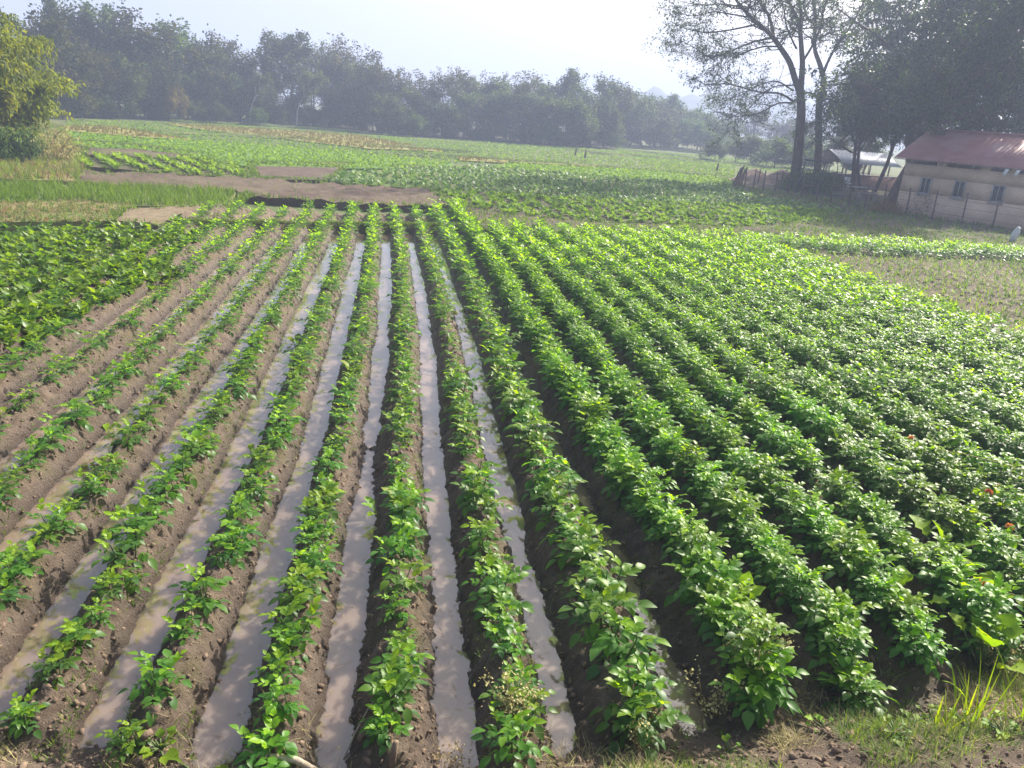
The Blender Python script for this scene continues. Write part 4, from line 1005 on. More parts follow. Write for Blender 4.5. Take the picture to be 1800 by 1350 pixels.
# dense shade trees round the house
def dense(seed, H, crown0, per, size, nb=(13, 6, 5), spread=1.05, lengths=(.5, .58, .6), tr=.028, up=.03, zmin=.3):
    tubes, tw = grow(seed, H=H, crown0=crown0, levels=3, spreadang=spread, nb=nb, up=up, seglen=1, trunk_r=tr, lengths=lengths)
    tb = MB(); tubes_on(tb, tubes, 3, .012, 9); cb = MB(); tw = [q for q in tw if q[0][2] > H * zmin]; leaves_on(cb, tw, per, .2, size, droop=-.35, tmean=.4, tvar=.3, stretch=.75, thin=.36)
    return tb.mesh('trunk', M['bark'], True), cb.mesh('crown', M['bigtree']), max(p[2] for p, _ in tw)
DN = [dense(5, 13, .33, 14, .3), dense(6, 14, .26, 14, .3, nb=(14, 6, 5)), dense(9, 10, .42, 13, .26, nb=(11, 6, 4), tr=.02, zmin=.42)]
def shade_tree(px, py, h, v, label, Y=None, wf=1.0, rz=0, lean=(0, 0)):
    g = gp(px, py, 0.0) if Y is None else at(px, py, Y); g[2] = 0
    e = empty('shade_tree', g, label, 'tree', None, rz); tr, cr, top = DN[v]; s = h / top; e.scale = (s * wf, s * wf, s)
    e.rotation_euler[0], e.rotation_euler[1] = lean
    child('trunk', tr, e); child('crown', cr, e)
shade_tree(1500, 338, 9.5, 2, 'dark shade tree with a thin trunk beside the grey table', rz=1)
shade_tree(1512, 336, 9, 2, 'leaning thin shade tree just right of the one by the table', rz=2.6, lean=(0, .16))
shade_tree(1537, 338, 10, 2, 'straight shade tree before the yard wall', rz=4.2)
shade_tree(1561, 362, 13.5, 0, 'thick trunked shade tree against the left end of the house', rz=2)
shade_tree(1668, 300, 18, 1, 'huge shade tree rising behind the red roof', Y=57, rz=.5, wf=1.05)
shade_tree(1800, 300, 17, 0, 'shade tree behind the house at the right edge', Y=52, rz=3.5, wf=1.1)
shade_tree(1600, 310, 18, 1, 'far shade tree between the thick trunk and the roof', Y=68, rz=5)
shade_tree(1500, 305, 14, 0, 'far shade tree behind the tin shed', Y=86, rz=1.5)

# bamboo-like thicket at the left
def thicket(name, base, H, wid, n, label, seed, mat, leaf=(11, .26), arch=.5):
    r = random.Random(seed); e = empty(name, base, label, 'thicket'); tb = MB(); tw = []
    for i in range(n):
        a = r.uniform(0, 6.28); rr = wid * .5 * math.sqrt(r.random()); p = np.array([math.cos(a) * rr, math.sin(a) * rr * .7, -.1])
        L = H * r.uniform(.55, 1.1) * (1.1 - .4 * rr / wid); az = math.atan2(p[1], p[0]) + r.gauss(0, .6); d = np.array([math.cos(az) * .25, math.sin(az) * .25, 1]); pts = [p.copy()]
        for k in range(9):
            d = d + np.array([math.cos(az), math.sin(az), 0]) * arch * .16 * (k / 4) + np.array([r.gauss(0, .05), r.gauss(0, .05), -.045 * k * arch]); d /= np.linalg.norm(d)
            p = p + d * L / 9; pts.append(p.copy())
            if k >= 1:
                for c in range(4):
                    dd = np.array([r.gauss(0, 1), r.gauss(0, 1), r.gauss(0, .3)]); dd /= np.linalg.norm(dd); q = p.copy()
                    for s_ in range(3): 
                        q = q + dd * r.uniform(.15, .3); dd[2] -= .22; tw.append((q.copy(), dd.copy()))
        tb.tube(np.array(pts), np.linspace(.03, .008, 10), 5, cap=False)
    tb.build('stem', M['wood'], e, True); cb = MB(); leaves_on(cb, tw, leaf[0], .12, leaf[1], NARROW, droop=-.55, tmean=.55, tvar=.25, stretch=1.3); cb.build('foliage', mat, e)
    return e
thicket('bamboo_thicket', (-26.6, 33.5, 0), 7.4, 5.2, 120, 'big yellow green bamboo thicket at the left edge', 2, M['bamboo'])
thicket('bamboo_thicket', (-30.4, 34.5, 0), 8.8, 5.0, 60, 'taller bamboo clump cut off by the left edge', 4, M['bamboo'])
thicket('bamboo_thicket', (-26.0, 37.5, 0), 5.2, 3.2, 40, 'lower bamboo clump leaning over the field margin', 6, M['bamboo'])
g = gp(15, 285, 0); thicket('dark_shrub', (g[0] - .3, g[1], 0), 1.5, 1.6, 26, 'small dark shrub at the foot of the bamboo', 7, M['forest'], (8, .16), .3)
g = gp(65, 283, 0); thicket('dry_brush', (g[0], g[1], 0), 1.7, 2.6, 45, 'dry brown brush under the bamboo thicket', 9, M['drygrass'], (1, .12), .4)

# ------------------------------------------------------------------ the house
c0 = gp(1572, 373, .05); c1 = gp(1800, 406, .05); u = (c1 - c0); u[2] = 0; u /= np.linalg.norm(u); nrm = np.array([-u[1], u[0], 0])   # u along the wall, nrm into the house
house = empty('brick_house', (c0[0], c0[1], .03), 'cream brick house with red metal roof and three small windows', 'house', None, math.atan2(u[1], u[0]))
LEN, DEP, HW = 15.0, 6.0, 2.95
def onwall(px, py):
    d = ray(px, py); o = np.array([0, 0, CAMH]); t_ = np.dot(c0 - o, nrm) / np.dot(d, nrm); q = o + d * t_
    return np.dot(q - c0, u), q[2] - .03
wins = []
for (xl, yt, xr, ybm) in ((1618, 312, 1635, 341), (1675, 318, 1696, 348), (1742, 325, 1765, 357)):
    a0, z1 = onwall((xl + xr) / 2, yt); a1, z0 = onwall((xl + xr) / 2, ybm); w0, _ = onwall(xl, (yt + ybm) / 2); w1, _ = onwall(xr, (yt + ybm) / 2)
    wins.append(((w0 + w1) / 2, max(w1 - w0, .55)))
zt = onwall(1685, 318)[1]; zb = onwall(1685, 348)[1]
vents = []
for xl, xr in ((1593, 1646), (1664, 1724), (1744, 1776), (1792, 1830)): vents.append((onwall(xl, 290)[0], onwall(xr, 295)[0]))
xw = wins[-1][0] + (wins[-1][0] - wins[-2][0])
while xw < LEN - .8: wins.append((xw, wins[-1][1])); xw += wins[-1][0] - wins[-2][0]
b = MB(); TH = .24
def wallband(z0, z1, holes):
    x = 0.0
    for a, c in sorted(holes):
        if a > x: b.box((x, 0, z0), (a, TH, z1)); 
        x = c
    if x < LEN: b.box((x, 0, z0), (LEN, TH, z1))
H0 = 2.62
hol = [(c - w / 2, c + w / 2) for c, w in wins]
b.box((0, 0, -.3), (LEN, TH, zb)); wallband(zb, zt, hol); b.box((0, 0, zt), (LEN, TH, H0)); wallband(H0, HW, vents)
b.box((0, TH, -.3), (TH, DEP - TH, HW)); b.box((LEN - TH, TH, -.3), (LEN, DEP - TH, HW)); b.box((0, DEP - TH, -.3), (LEN, DEP, HW))
RZ = 4.35
for x0 in (0, LEN - TH): b.add([(x0, 0, HW), (x0 + TH, 0, HW), (x0 + TH, DEP, HW), (x0, DEP, HW), (x0, DEP / 2, RZ - .12), (x0 + TH, DEP / 2, RZ - .12)], [(0, 1, 5, 4), (1, 2, 5), (2, 3, 4, 5), (3, 0, 4)])
b.build('wall', M['wall'], house)
b = MB(); b.box((TH, TH, .0), (LEN - TH, DEP - TH, .06)); b.build('floor', M['path'], house)
# corrugated roof
b = MB(); nx = 260; xs = np.linspace(-.55, LEN + .5, nx); ov = .3; sl = (RZ - HW) / (DEP / 2)
prof = [(-ov, HW - ov * sl + .05), (DEP / 2, RZ + .05), (DEP + ov, HW - ov * sl + .05)]
V = []
for x in xs:
    w = .018 * math.cos(x * 2 * math.pi / .2)
    for (y, z) in prof: V.append((x, y, z + w))
    for (y, z) in prof: V.append((x, y, z + w - .012))
V = np.array(V); F_ = []
for i in range(nx - 1):
    o, q = i * 6, i * 6 + 6
    for j in (0, 1): F_ += [(o + j, q + j, q + j + 1, o + j + 1), (o + j + 4, q + j + 4, q + j + 3, o + j + 3)]
    F_ += [(o, o + 3, q + 3, q), (o + 2, q + 2, q + 5, o + 5)]
b.add(V, F_); roof = b.build('roof', M['metal_roof'], house)
b = MB(); b.tube([(-.56, DEP / 2, RZ + .06), (LEN + .5, DEP / 2, RZ + .06)], .09, 8); b.build('ridge_cap', M['metal_roof'], roof)
b = MB(); b.box((-.5, -ov - .02, HW - ov * sl - .02), (LEN + .4, -ov, HW - ov * sl + .02)); b.build('fascia', M['wood'], roof)
for i in range(10):
    b = MB(); x = .25 + i * 1.6; y0, z0, y1, z1 = -ov + .03, HW - ov * sl - .03, DEP / 2, RZ - .04
    b.add([(x, y0, z0), (x + .08, y0, z0), (x + .08, y1, z1), (x, y1, z1), (x, y0, z0 - .1), (x + .08, y0, z0 - .1), (x + .08, y1, z1 - .1), (x, y1, z1 - .1)], [(0, 1, 2, 3), (7, 6, 5, 4), (0, 4, 5, 1), (1, 5, 6, 2), (2, 6, 7, 3), (3, 7, 4, 0)])
    b.build('rafter', M['wood'], roof)
for x, w in wins:
    b = MB(); f = .06
    b.box((x - w / 2, -.025, zb), (x - w / 2 + f, .1, zt)); b.box((x + w / 2 - f, -.025, zb), (x + w / 2, .1, zt))
    b.box((x - w / 2 + f, -.022, zt - f), (x + w / 2 - f, .1, zt)); b.box((x - w / 2 + f, -.022, zb), (x + w / 2 - f, .1, zb + f)); b.box((x - .018, -.015, zb + f), (x + .018, .08, zt - f))
    wf_ = b.build('window', M['frame'], house)
    for sx in (-1, 1):
        b = MB(); b.box((x + (.018 if sx > 0 else -w / 2 + f), .04, zb + f), (x + (w / 2 - f if sx > 0 else -.018), .05, zt - f)); b.build('pane', M['glass'], wf_)
    b = MB(); b.box((x - w / 2 - .08, -.06, zb - .07), (x + w / 2 + .08, -.003, zb - .003)); b.build('sill', M['frame'], wf_)
# torn pale sheet hanging under the eave
xa = onwall(1772, 300)[0]
b = MB()
for i in range(3): 
    x = xa + i * .5; b.add([(x, -ov - .06, HW - ov * sl - .02), (x + .16, -ov - .06, HW - ov * sl - .02), (x + .05, -ov - .04, HW - ov * sl - .34), (x - .09, -ov - .04, HW - ov * sl - .3), (x, -ov - .05, HW - ov * sl - .02), (x + .16, -ov - .05, HW - ov * sl - .02), (x + .05, -ov - .03, HW - ov * sl - .34), (x - .09, -ov - .03, HW - ov * sl - .3)], [(0, 1, 2, 3), (7, 6, 5, 4), (0, 4, 5, 1), (2, 6, 7, 3), (1, 5, 6, 2), (3, 7, 4, 0)])
b.build('eave_lining', M['white'], house)

# ------------------------------------------------------------------ fence posts and yard things
def post(b0, top, label, Y=None, r=.04, thick=False):
    g = gp(b0[0], b0[1], .05); h = at(top[0], top[1], g[1]); lean = (h[0] - g[0])
    b = MB(); L = max(h[2], .9)
    pts = np.array([(0, 0, -.25), (lean * .35, 0, L * .5), (lean * .7, 0.02, L)])
    b.tube(pts, [r * 1.1, r, r * .9], 7)
    o = b.build('fence_post', M['rust']); o.location = (g[0], g[1], .05)
    tag(o, label, 'fence post', 'thin posts of the yard fence'); return np.array([g[0], g[1], .05]), pts
pp = [((1309, 326), (1313, 297), 'leftmost thin post of the yard fence beside the broken corner'), ((1324, 331), (1329, 298), 'second thin post from the broken corner, before the left sand heap'), ((1341, 335), (1346, 301), 'third thin post, at the right side of the left sand heap'),
      ((1362, 338), (1367, 303), 'fourth thin post, before the right sand heap'), ((1384, 341), (1389, 306), 'thin post just left of the tall tree trunk'), ((1408, 348), (1413, 310), 'thin post just right of the tall tree trunk'), ((1434, 355), (1440, 318), 'thin post before the swing frame'),
      ((1460, 357), (1466, 306), 'tall thin post right of the swing frame'), ((1492, 360), (1498, 322), 'thin post left of the grey table'), ((1520, 364), (1527, 327), 'thin post right of the grey table'), ((1551, 372), (1558, 325), 'thin post at the left corner of the house'),
      ((1592, 378), (1601, 332), 'post before the first house window'), ((1638, 385), (1648, 336), 'post between the first and second house windows'), ((1690, 394), (1701, 341), 'post right of the second house window'), ((1744, 402), (1755, 354), 'post below the third house window'), ((1800, 412), (1812, 362), 'post at the right edge before the house')]
pw = [post(*q) for q in pp]
for h in (.35, .75, 1.1):
    b = MB(); P = [p + np.array([0.03, -.05, h]) for p, _ in pw]; b.tube(P, .006, 4)
    o = b.build('fence_wire', M['rust']); tag(o, {.35: 'lowest wire strung along the fence posts', .75: 'middle wire strung along the fence posts', 1.1: 'top wire strung along the fence posts'}[h], 'fence wire', 'wires of the yard fence')
for a, t_, l in (((1332, 322), (1338, 298), 'thin back post between the two sand heaps'), ((1373, 326), (1377, 302), 'thin back post over the right sand heap'), ((1470, 325), (1471, 287), 'tall pole under the left end of the tin roof'), ((1523, 322), (1527, 291), 'pole above the yard wall, left of the straight tree'), ((1552, 324), (1556, 294), 'pole above the yard wall, right of the straight tree')): post(a, t_, l, r=.035)
# broken corner of brush and boards
e = empty('broken_gatepost', gp(1297, 326, .05), 'broken leaning board bundle at the left fence corner', 'gatepost'); 
for i in range(5):
    b = MB(); x = -.15 + i * .12; b.tube([(x - .25 + i * .03, 0, -.1), (x, .03 * i, .6), (x + .15, .03 * i, 1.15 + .1 * (i % 3))], [.06, .055, .05], 5); b.build('board', M['wood'], e)
# sand heaps
def heap(px, py, w, h, label):
    g = gp(px, py, .05); n = 18; xs, ys = np.meshgrid(np.linspace(-1, 1, n), np.linspace(-1, 1, n), indexing='ij'); r = np.sqrt(xs ** 2 + ys ** 2)
    z = h * np.clip(1 - r, 0, 1) ** .8 * (.8 + .4 * fbm(xs * 2 + px, ys * 2, 3)) - .06
    i = np.arange(n * n).reshape(n, n); b = MB(); b.add(np.stack([xs * w, ys * w, z], -1).reshape(-1, 3), np.stack([i[:-1, :-1], i[1:, :-1], i[1:, 1:], i[:-1, 1:]], -1).reshape(-1, 4))
    o = b.build('sand_heap', M['sand'], smooth=True); o.location = (g[0], g[1], .05); tag(o, label, 'sand heap', 'sand heaps in the yard')
heap(1325, 318, 1.7, 1.05, 'left sand heap behind the thin fence posts'); heap(1375, 322, 1.8, 1.2, 'right sand heap beside the tall tree trunk')
# swing frame
g = gp(1436, 342, .05); Ys = g[1]
e = empty('swing_frame', g, 'dark steel A-frame of a swing under the tall trees', 'swing frame')
tl = at(1417, 281, Ys) - g; tr_ = at(1456, 285, Ys) - g
tl[1] = 0; tr_[1] = .4
b = MB(); b.tube([tl - (tr_ - tl) * .05, tr_ + (tr_ - tl) * .3], .055, 8); b.build('crossbar', M['steel'], e)
for q, sx in ((tl, -1), (tr_, 1)):
    for dx, dy in ((-.45, -.5), (-.05, .6)):
        b = MB(); b.tube([q, (q[0] + dx, q[1] + dy, -.1)], .05, 8); b.build('leg', M['steel'], e)
b = MB(); b.tube([(-.3, -.4, .05), (1.6, -.2, .05)], .05, 6); b.build('ground_rail', M['steel'], e)
for i, fx in enumerate((.35, .5)):
    q = tl + (tr_ - tl) * fx; b = MB(); b.tube([q, (q[0], q[1], .55)], .015, 5); b.build('chain', M['steel'], e)
q = tl + (tr_ - tl) * .42; b = MB(); b.box((q[0] - .3, q[1] - .12, .5), (q[0] + .3, q[1] + .12, .55)); b.build('seat', M['wood'], e)
# tin shed
ys_ = 74.0; a = at(1458, 262, ys_); 
shed = empty('tin_shed', (a[0], ys_, 0), 'open shed with a bright tin roof behind the yard wall', 'shed'); zr = a[2]; ze = at(1470, 284, ys_)[2]
b = MB(); nx = 120; xs = np.linspace(0, 5.2, nx); V = []; F_ = []
for i, x in enumerate(xs):
    w = .02 * math.cos(x * 2 * math.pi / .25); 
    for y, z in ((-2.2, ze), (0, zr), (2.2, ze)): V.append((x + (.7 if y < 0 else 0), y, z + w))
    for y, z in ((-2.2, ze), (0, zr), (2.2, ze)): V.append((x + (.7 if y < 0 else 0), y, z + w - .02))
for i in range(nx - 1):
    o, q = i * 6, i * 6 + 6
    for j in (0, 1): F_ += [(o + j, q + j, q + j + 1, o + j + 1), (o + j + 4, q + j + 4, q + j + 3, o + j + 3)]
    F_ += [(o, o + 3, q + 3, q), (o + 2, q + 2, q + 5, o + 5)]
b.add(V, F_); b.build('roof', M['tin'], shed)
b = MB(); b.add([(.35, -2.0, ze), (.05, 0, zr - .05), (.0, 2.0, ze), (.4, -2.0, ze), (.1, 0, zr - .05), (.05, 2.0, ze)], [(0, 1, 2), (5, 4, 3), (0, 3, 4, 1), (1, 4, 5, 2), (2, 5, 3, 0)]); b.build('gable', M['rust'], shed)
for x in (.8, 2.7, 4.9):
    for y in (-2, 2): b = MB(); b.tube([(x, y, -.2), (x, y, ze - .03)], .07, 7); b.build('post', M['wood'], shed)
# yard wall
w0 = gp(1446, 329, .0); w1 = gp(1577, 337, .0); L = np.linalg.norm(w1 - w0)
yw = empty('yard_wall', w0, 'low pinkish brick wall at the back of the yard', 'wall', None, math.atan2(w1[1] - w0[1], w1[0] - w0[0]))
hw = at(1510, 309, (w0[1] + w1[1]) / 2)[2]
b = MB(); b.box((0, 0, -.3), (L, .24, hw)); b.build('wall', M['lowwall'], yw); b = MB(); b.box((-.04, -.04, hw + .003), (L + .04, .28, hw + .08)); b.build('coping', M['frame'], yw)
# table, chair, white things
g = gp(1511, 350, .05); e = empty('table', g, 'grey topped wooden table under the shade trees', 'table', None, .3)
b = MB(); b.box((-.7, -.4, .7), (.7, .4, .76)); b.build('tabletop', M['frame'], e)
for sx in (-.6, .6):
    for sy in (-.32, .32): b = MB(); b.box((sx - .04, sy - .04, -.05), (sx + .04, sy + .04, .698)); b.build('leg', M['wood'], e)
b = MB(); b.box((-.7, -.75, .4), (.7, -.5, .45)); 
for sx in (-.6, .6): b.box((sx - .04, -.66, -.05), (sx + .04, -.58, .398))
o = b.build('bench', M['frame']); o.location = g; o.rotation_euler = (0, 0, .3); tag(o, 'low grey bench in front of the grey topped table', 'bench')
g = gp(1489, 333, .05); e = empty('plastic_chair', g, 'white plastic chair left of the thin shade tree', 'chair', None, 2.2)
b = MB(); b.box((-.24, -.24, .42), (.24, .24, .46)); b.build('seat', M['white'], e); b = MB(); b.box((-.24, .2, .462), (.24, .24, .9)); b.build('backrest', M['white'], e)
for sx in (-.2, .2):
    for sy in (-.2, .2): b = MB(); b.tube([(sx, sy, -.03), (sx, sy, .42)], .025, 6); b.build('leg', M['white'], e)
def lump(name, px, py, size, mat, label, cat, seed, z=.05, squash=.7):
    g = gp(px, py, z); bm = bmesh.new(); bmesh.ops.create_icosphere(bm, subdivisions=3, radius=1); v = np.array([q.co for q in bm.verts]); f = [[q.index for q in ff.verts] for ff in bm.faces]; bm.free()
    v = v * (1 + .35 * (fbm(v[:, 0:1] * 2 + seed, v[:, 1:2] * 2 + v[:, 2:3], 3) - .5) * 2) * np.array(size); v[:, 2] = np.maximum(v[:, 2] + size[2] * squash, -.04)
    b = MB(); b.add(v, np.array(f)); o = b.build(name, mat, smooth=True); o.location = (g[0], g[1], z); tag(o, label, cat); return o
o = lump('white_sack', 1778, 423, (.15, .14, .34), M['palesack'], 'pale slumped sack at the shaded field edge near the house', 'sack', 3, .12, .8); o.rotation_euler = (0, .25, 0)
o = lump('white_sack', 1375, 326, (.12, .1, .2), M['white'], 'small white sack at the foot of the right sand heap', 'sack', 5)
thicket('dark_shrub', tuple(gp(1415, 336, .05)), 1.5, 1.8, 24, 'dark shrub between the tall trunk and the swing frame', 31, M['forest'], (7, .16), .3)
thicket('dark_shrub', tuple(gp(1440, 332, .05)), 1.2, 1.4, 18, 'dark shrub at the foot of the second tall tree', 33, M['forest'], (7, .16), .3)
thicket('yellow_shrub', tuple(gp(1562, 375, .05)), .6, .6, 12, 'small yellow flowering shrub at the house corner', 35, M['yellowbush'], (8, .1), .3)
thicket('thin_weed', tuple(gp(1616, 378, .05)), 1.6, .5, 4, 'thin scraggly weed growing before the first window', 37, M['forest'], (2, .12), .2)
# stumps far out in the field
for px, py, l in ((1260, 298, 'dark post standing alone in the far field'), (1011, 272, 'left of two small dark stumps in the far field'), (1028, 276, 'right of two small dark stumps in the far field')):
    g = gp(px, py, -.1); b = MB(); b.tube([(0, 0, -.15), (.03, 0, .25), (.07, 0, .5), (.05, 0, .65)], [.1, .1, .08, .04], 7); o = b.build('stump', M['bark'], smooth=True); o.location = g; tag(o, l, 'stump')

# ------------------------------------------------------------------ foreground margin
def gsurf(px, py, z=.15):
    g = gp(px, py, z); k = float(inv_k(g[0], g[1])); return surf(k, g[1])
# stick lying at the bottom
def stick(line, r0, r1, label, name, mat, lift=.03):
    b = MB(); P = np.array([gsurf(x, y) + np.array([0, 0, lift]) for x, y in line]); o0 = P[0].copy()
    b.tube(P - o0, np.linspace(r0, r1, len(P)), 7); o = b.build(name, mat, smooth=True); o.location = o0; tag(o, label, 'stick'); return o
stick([(428, 1312), (470, 1322), (520, 1333), (570, 1340), (640, 1352)], .018, .024, 'bleached stick lying across the soil at the bottom', 'fallen_stick', M['paleWood'])
stick([(604, 1300), (622, 1270), (650, 1240), (680, 1222), (692, 1205)], .006, .003, 'thin curved twig lying on the ridge by the furrow', 'fallen_twig', M['paleWood'], .02)
stick([(1388, 1252), (1405, 1265), (1418, 1278)], .006, .004, 'short bent twig lying in the dark furrow end', 'fallen_twig', M['paleWood'], .02)
def stake(px, py, h, r, lean, label):
    g = gsurf(px, py); b = MB(); b.tube([(0, 0, -.08), (lean * .5, 0, h * .5), (lean, .01, h)], [r, r * .95, r * .8], 8); o = b.build('wooden_stake', M['wood'], smooth=True); o.location = g; tag(o, label, 'stake')
stake(688, 1349, .14, .02, .02, 'stubby brown stake standing at the bottom of the picture')
stake(487, 1318, .1, .014, -.01, 'short pale stub beside the fallen stick')
# dry seed-head weeds
def dry_weed(px, py, h, n, label, seed):
    r = random.Random(seed); g = gsurf(px, py); e = empty('dry_weed', g, label, 'dry weed', 'dry weeds at the near end of the rows'); b = MB(); hb = MB(); pts_ = []
    for i in range(n):
        a = r.uniform(0, 6.28); L = h * r.uniform(.6, 1.1); d = np.array([math.cos(a) * .25, math.sin(a) * .25, 1]); p = np.array([r.gauss(0, .04), r.gauss(0, .04), -.02]); P = [p]
        for k in range(5): d = d + np.array([r.gauss(0, .15), r.gauss(0, .15), -.03]); d /= np.linalg.norm(d); p = p + d * L / 5; P.append(p)
        b.tube(np.array(P), np.linspace(.0035, .0015, 6), 4, cap=False)
        for k in range(10): pts_.append((P[-1] + np.array([r.gauss(0, .025), r.gauss(0, .025), r.gauss(0, .03)]), np.array([r.gauss(0, 1), r.gauss(0, 1), .3])))
        for k in range(4): pts_.append((P[3] + np.array([r.gauss(0, .03), r.gauss(0, .03), r.gauss(0, .05)]), np.array([r.gauss(0, 1), r.gauss(0, 1), .3])))
    b.build('stem', M['drygrass'], e); leaves_on(hb, pts_, 2, .012, .022, tmean=.6); hb.build('foliage', M['drygrass'], e)  # the part called foliage here is the seed heads on the stems
for px, py, h, n, l in ((900, 1280, .3, 12, 'pale dry weed with seed heads in the middle at the bottom'), (1330, 1200, .32, 14, 'dry weed with greyish seed heads at the end of a dense row'), (1260, 1235, .3, 10, 'dry weed left of the greyish seed heads'), (800, 1320, .22, 9, 'small dry weed beside the last puddle'),
                       (1760, 1180, .35, 14, 'dry weed at the right edge below the round leaves'), (1130, 1300, .2, 9, 'low dry weed on the crumbly soil'), (1460, 1110, .22, 10, 'white fluffy seed head among the dense leaves')): dry_weed(px, py, h, n, l, px)
# green weeds at bottom right
wd = [leafy_me(60 + i, 11, .055, BROAD, (.1, 1.2), .09) for i in range(3)]
for x, y, l in ((1600, 1290, 'dark leaved weed on the dry bank'), (1630, 1265, 'light weed with paired leaves on the dry bank'), (1690, 1310, 'low green weed in the grass of the bank'), (1560, 1335, 'small weed at the bottom edge of the bank'), (1450, 1280, 'pale weed at the row end'), (280, 1300, 'small bright weed at the bottom left'), (1745, 1335, 'weed in the bottom right corner'), (1280, 1320, 'tiny weed sprout on bare soil at the bottom')):
    leafy_at(x, y, wd, 'weed', l, 'weed', 'weeds on the near bank', .9)
leafy_at(335, 1330, [leafy_me(90, 3, .13, MUST, (.3, .8), .05)], 'weed', 'large toothed weed leaf at the bottom left', 'weed', 'weeds on the near bank', 1.1)
# grass on the bank
b = MB()
n = 5000; gx_ = rng.uniform(.6, 5.2, n); gY = yfront(gx_) - .12 + rng.normal(-.12, .3, n); keep = vnoise(gx_ * 2.2, gY * 2.2) > .68 - .09 * gx_; q = surf(inv_k(gx_[keep], gY[keep]), gY[keep])
blades(b, q[:, :2], q[:, 2] - .01, 4, .12, .004, (.3, 1.4), (.2, 1)); tag(b.build('bank_grass', M['weed']), 'thin green grass on the near bank at lower right', 'grass', kind='stuff')
b = MB(); n = 7000; gx_ = rng.uniform(-3, 5.2, n); gx_ = gx_[(gx_ > .8) | (rng.random(n) < .35)]; n = len(gx_); gY = yfront(gx_) - .1 + rng.normal(-.1, .28, n); keep = vnoise(gx_ * 2.2 + 9, gY * 2.2) > .5; q = surf(inv_k(gx_[keep], gY[keep]), gY[keep])
blades(b, q[:, :2], q[:, 2] - .01, 4, .12, .0035, (-.1, 1.2), (.2, 1)); tag(b.build('bank_straw', M['drygrass']), 'dry straw on the near bank', 'dry grass', kind='stuff')
b = MB(); fk = rng.uniform(-8, 3.2, 2600); fY = 3.5 * (18 / 3.5) ** rng.random(2600); q = surf(fk, fY); q[:, 2] = np.maximum(q[:, 2], WATER_Z) + .006
blades(b, q[:, :2], q[:, 2], 1, .06, .004, (-.08, .15), (.2, 1)); tag(b.build('straw_bits', M['drygrass']), 'bits of straw lying on the ridges and floating in the furrows', 'straw', kind='stuff')
# tall grass clump with yellow-green blades
def grass_clump(px, py, L, n, label, w=.005):
    g = gsurf(px, py); e = empty('grass_clump', g, label, 'grass clump', 'grass clumps on the near bank'); b = MB()
    for i in range(n):
        a = rng.uniform(0, 6.28); el = rng.uniform(.7, 1.45); l_ = L * rng.uniform(.5, 1.1); d = np.array([math.cos(a) * math.cos(el), math.sin(a) * math.cos(el), math.sin(el)]); p = np.array([rng.normal(0, .03), rng.normal(0, .03), -.01]); P = [p]
        for k in range(6): d = d + np.array([0, 0, -.09 * k * .4]); d /= np.linalg.norm(d); p = p + d * l_ / 6; P.append(p)
        P = np.array(P); s = np.array([-math.sin(a), math.cos(a), 0]); ww = np.array([.6, 1, 1, .9, .7, .4, .02])[:, None] * w
        v = np.concatenate([P + s * ww, P - s * ww]); i_ = np.arange(6); b.add(v, np.stack([i_, i_ + 7, i_ + 8, i_ + 1], -1), rng.uniform(.5, 1))
    b.build('blades', M['mustard'], e)
grass_clump(1700, 1300, .5, 18, 'tall yellow green grass clump on the bank'); grass_clump(1780, 1320, .45, 22, 'bright grass clump in the lower right corner'); grass_clump(1640, 1325, .3, 16, 'shorter grass clump left of the tall one'); grass_clump(1690, 1235, .5, 3, 'single long yellow grass blade standing at the row ends', .012)
# flowering lantana sprays reaching in from the right
def spray(line, zs, flowers, label, seed):
    r = random.Random(seed); P = [gp(x, y, z) for (x, y), z in zip(line, zs)]; g = P[0].copy(); P = np.array(P) - g
    e = empty('flowering_spray', g, label, 'flowering shrub', 'orange flowering sprays at the right edge'); b = MB(); b.tube(P, np.linspace(.008, .003, len(P)), 5); st = b.build('stem', M['drygrass'], e)
    tw = []
    for i in range(1, len(P)):
        for c in range(3): f = r.random(); tw.append((P[i - 1] * (1 - f) + P[i] * f, np.array([r.gauss(0, 1), r.gauss(0, 1), .4])))
    hb = MB(); leaves_on(hb, tw, 2, .03, .085, LEAF_MID, tmean=.7); hb.build('leaves', M['mustard'], e, True)
    for (x, y, z) in flowers:
        c = gp(x, y, z) - g; fb = MB(); n = 40; q = rng.normal(0, 1, (n, 3)); q /= np.linalg.norm(q, axis=1)[:, None]; q[:, 2] = np.abs(q[:, 2])
        fb.inst(DIAMOND[0], DIAMOND[1], frames(q, rng.normal(0, 1, (n, 3))) * .03 * np.array([1, 1.3, 1]), c + q * .012, rng.random(n)); fb.build('flower', M['flower'], e)
        sb = MB(); near_ = P[np.argmin(np.linalg.norm(P - c, axis=1))]; sb.tube([near_, (near_ + c) / 2 + np.array([0, 0, .01]), c], .0025, 4); sb.build('stalk', M['drygrass'], st)
spray([(1830, 835), (1760, 815), (1690, 797), (1640, 790), (1612, 782)], [.5, .55, .58, .58, .6], [(1602, 771, .62)], 'long bare spray with one orange flower over the dense rows', 1)
spray([(1830, 890), (1790, 876), (1740, 872), (1700, 872)], [.5, .5, .52, .52], [(1756, 857, .55), (1738, 866, .54)], 'spray with two orange flowers at the right edge', 2)
spray([(1830, 985), (1800, 965), (1785, 950)], [.4, .45, .5], [(1775, 927, .55), (1783, 947, .52)], 'short spray with a pair of orange flowers, right of the fan shaped leaves', 3)
spray([(1830, 1060), (1780, 1045), (1745, 1036)], [.4, .45, .5], [(1726, 1026, .52), (1728, 1035, .5)], 'low spray with orange flowers on the heart leaved plant', 4)

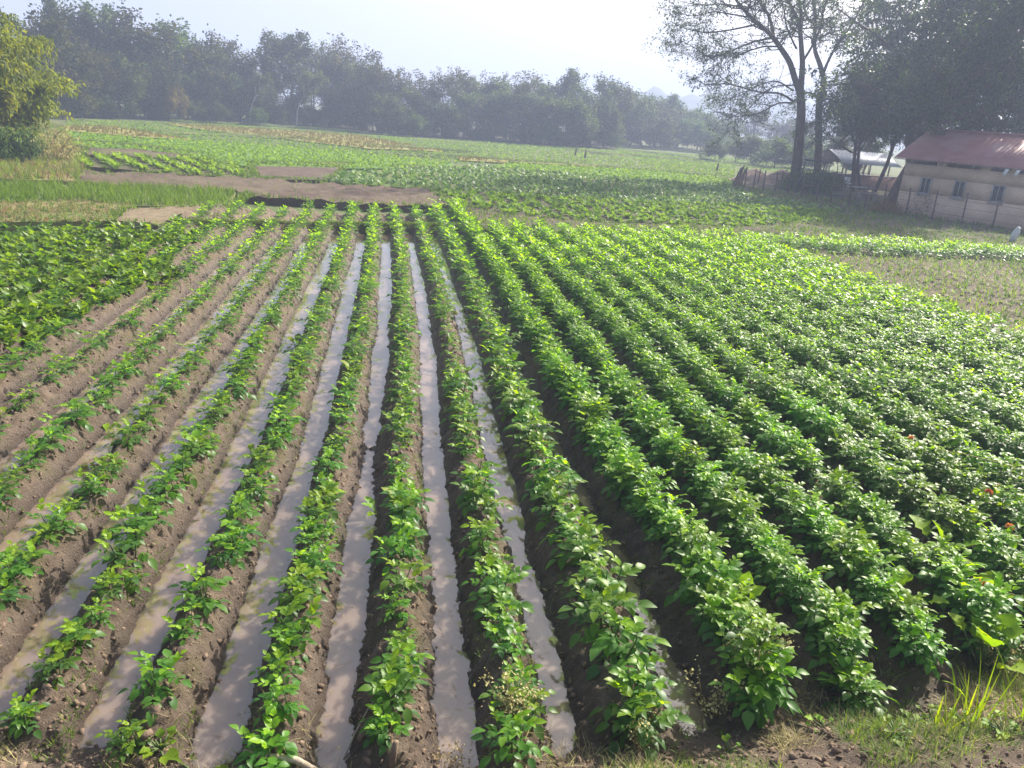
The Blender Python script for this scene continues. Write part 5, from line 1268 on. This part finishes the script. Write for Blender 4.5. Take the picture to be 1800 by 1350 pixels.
# ------------------------------------------------------------------ haze, light, sky, camera
def boxmesh(name, lo, hi, mat):
    b = MB(); b.box(lo, hi); return b.build(name, mat)
m, t, out = nt('haze')
pv = N(t, 'ShaderNodeVolumePrincipled'); pv.inputs['Color'].default_value = (.44, .51, .72, 1); pv.inputs['Density'].default_value = .0026; pv.inputs['Anisotropy'].default_value = .2
t.links.new(pv.outputs[0], out.inputs['Volume'])
tag(boxmesh('haze', (-1600, -400, -2), (1600, 1600, 75), m), kind='stuff')

SUN_AZ, SUN_EL = R(42), R(35)      # azimuth to the right of the viewing direction
sd = Vector((math.sin(SUN_AZ) * math.cos(SUN_EL), math.cos(SUN_AZ) * math.cos(SUN_EL), math.sin(SUN_EL)))
sl_ = bpy.data.lights.new('sun', 'SUN'); sl_.energy = 5.0; sl_.angle = R(.5); sl_.color = (1, .93, .82)
so = bpy.data.objects.new('sun', sl_); C.objects.link(so); so.rotation_euler = (-sd).to_track_quat('-Z', 'Y').to_euler(); so.location = sd * 50
w = bpy.data.worlds.new('World'); bpy.context.scene.world = w; w.use_nodes = True
t = w.node_tree; t.nodes.clear(); wo = t.nodes.new('ShaderNodeOutputWorld'); bg = t.nodes.new('ShaderNodeBackground'); sk = t.nodes.new('ShaderNodeTexSky')
sk.sky_type = 'NISHITA'; sk.sun_disc = False; sk.sun_elevation = SUN_EL; sk.sun_rotation = SUN_AZ; sk.air_density = 1.0; sk.dust_density = 5.0; sk.ozone_density = 1.0
bg.inputs[1].default_value = .09
t.links.new(sk.outputs[0], bg.inputs[0]); t.links.new(bg.outputs[0], wo.inputs[0])

cam = bpy.data.cameras.new('camera'); co = bpy.data.objects.new('camera', cam); C.objects.link(co)
cam.sensor_width = 36; cam.lens = 36 * FPX / 1800; cam.clip_start = .05; cam.clip_end = 5000
mw = Matrix((( CR[0], CU[0], -FWD[0], 0), (CR[1], CU[1], -FWD[1], 0), (CR[2], CU[2], -FWD[2], CAMH), (0, 0, 0, 1)))
co.matrix_world = mw
sc = bpy.context.scene; sc.camera = co
sc.render.engine = 'CYCLES'
sc.view_settings.view_transform = 'Standard'; sc.view_settings.look = 'None'; sc.view_settings.gamma = 1; sc.view_settings.exposure = 1.5
cy = sc.cycles; cy.use_denoising = True; cy.max_bounces = 5; cy.diffuse_bounces = 2; cy.glossy_bounces = 2; cy.transmission_bounces = 3; cy.volume_bounces = 1; cy.transparent_max_bounces = 4
cy.use_adaptive_sampling = True; cy.sample_clamp_indirect = 6
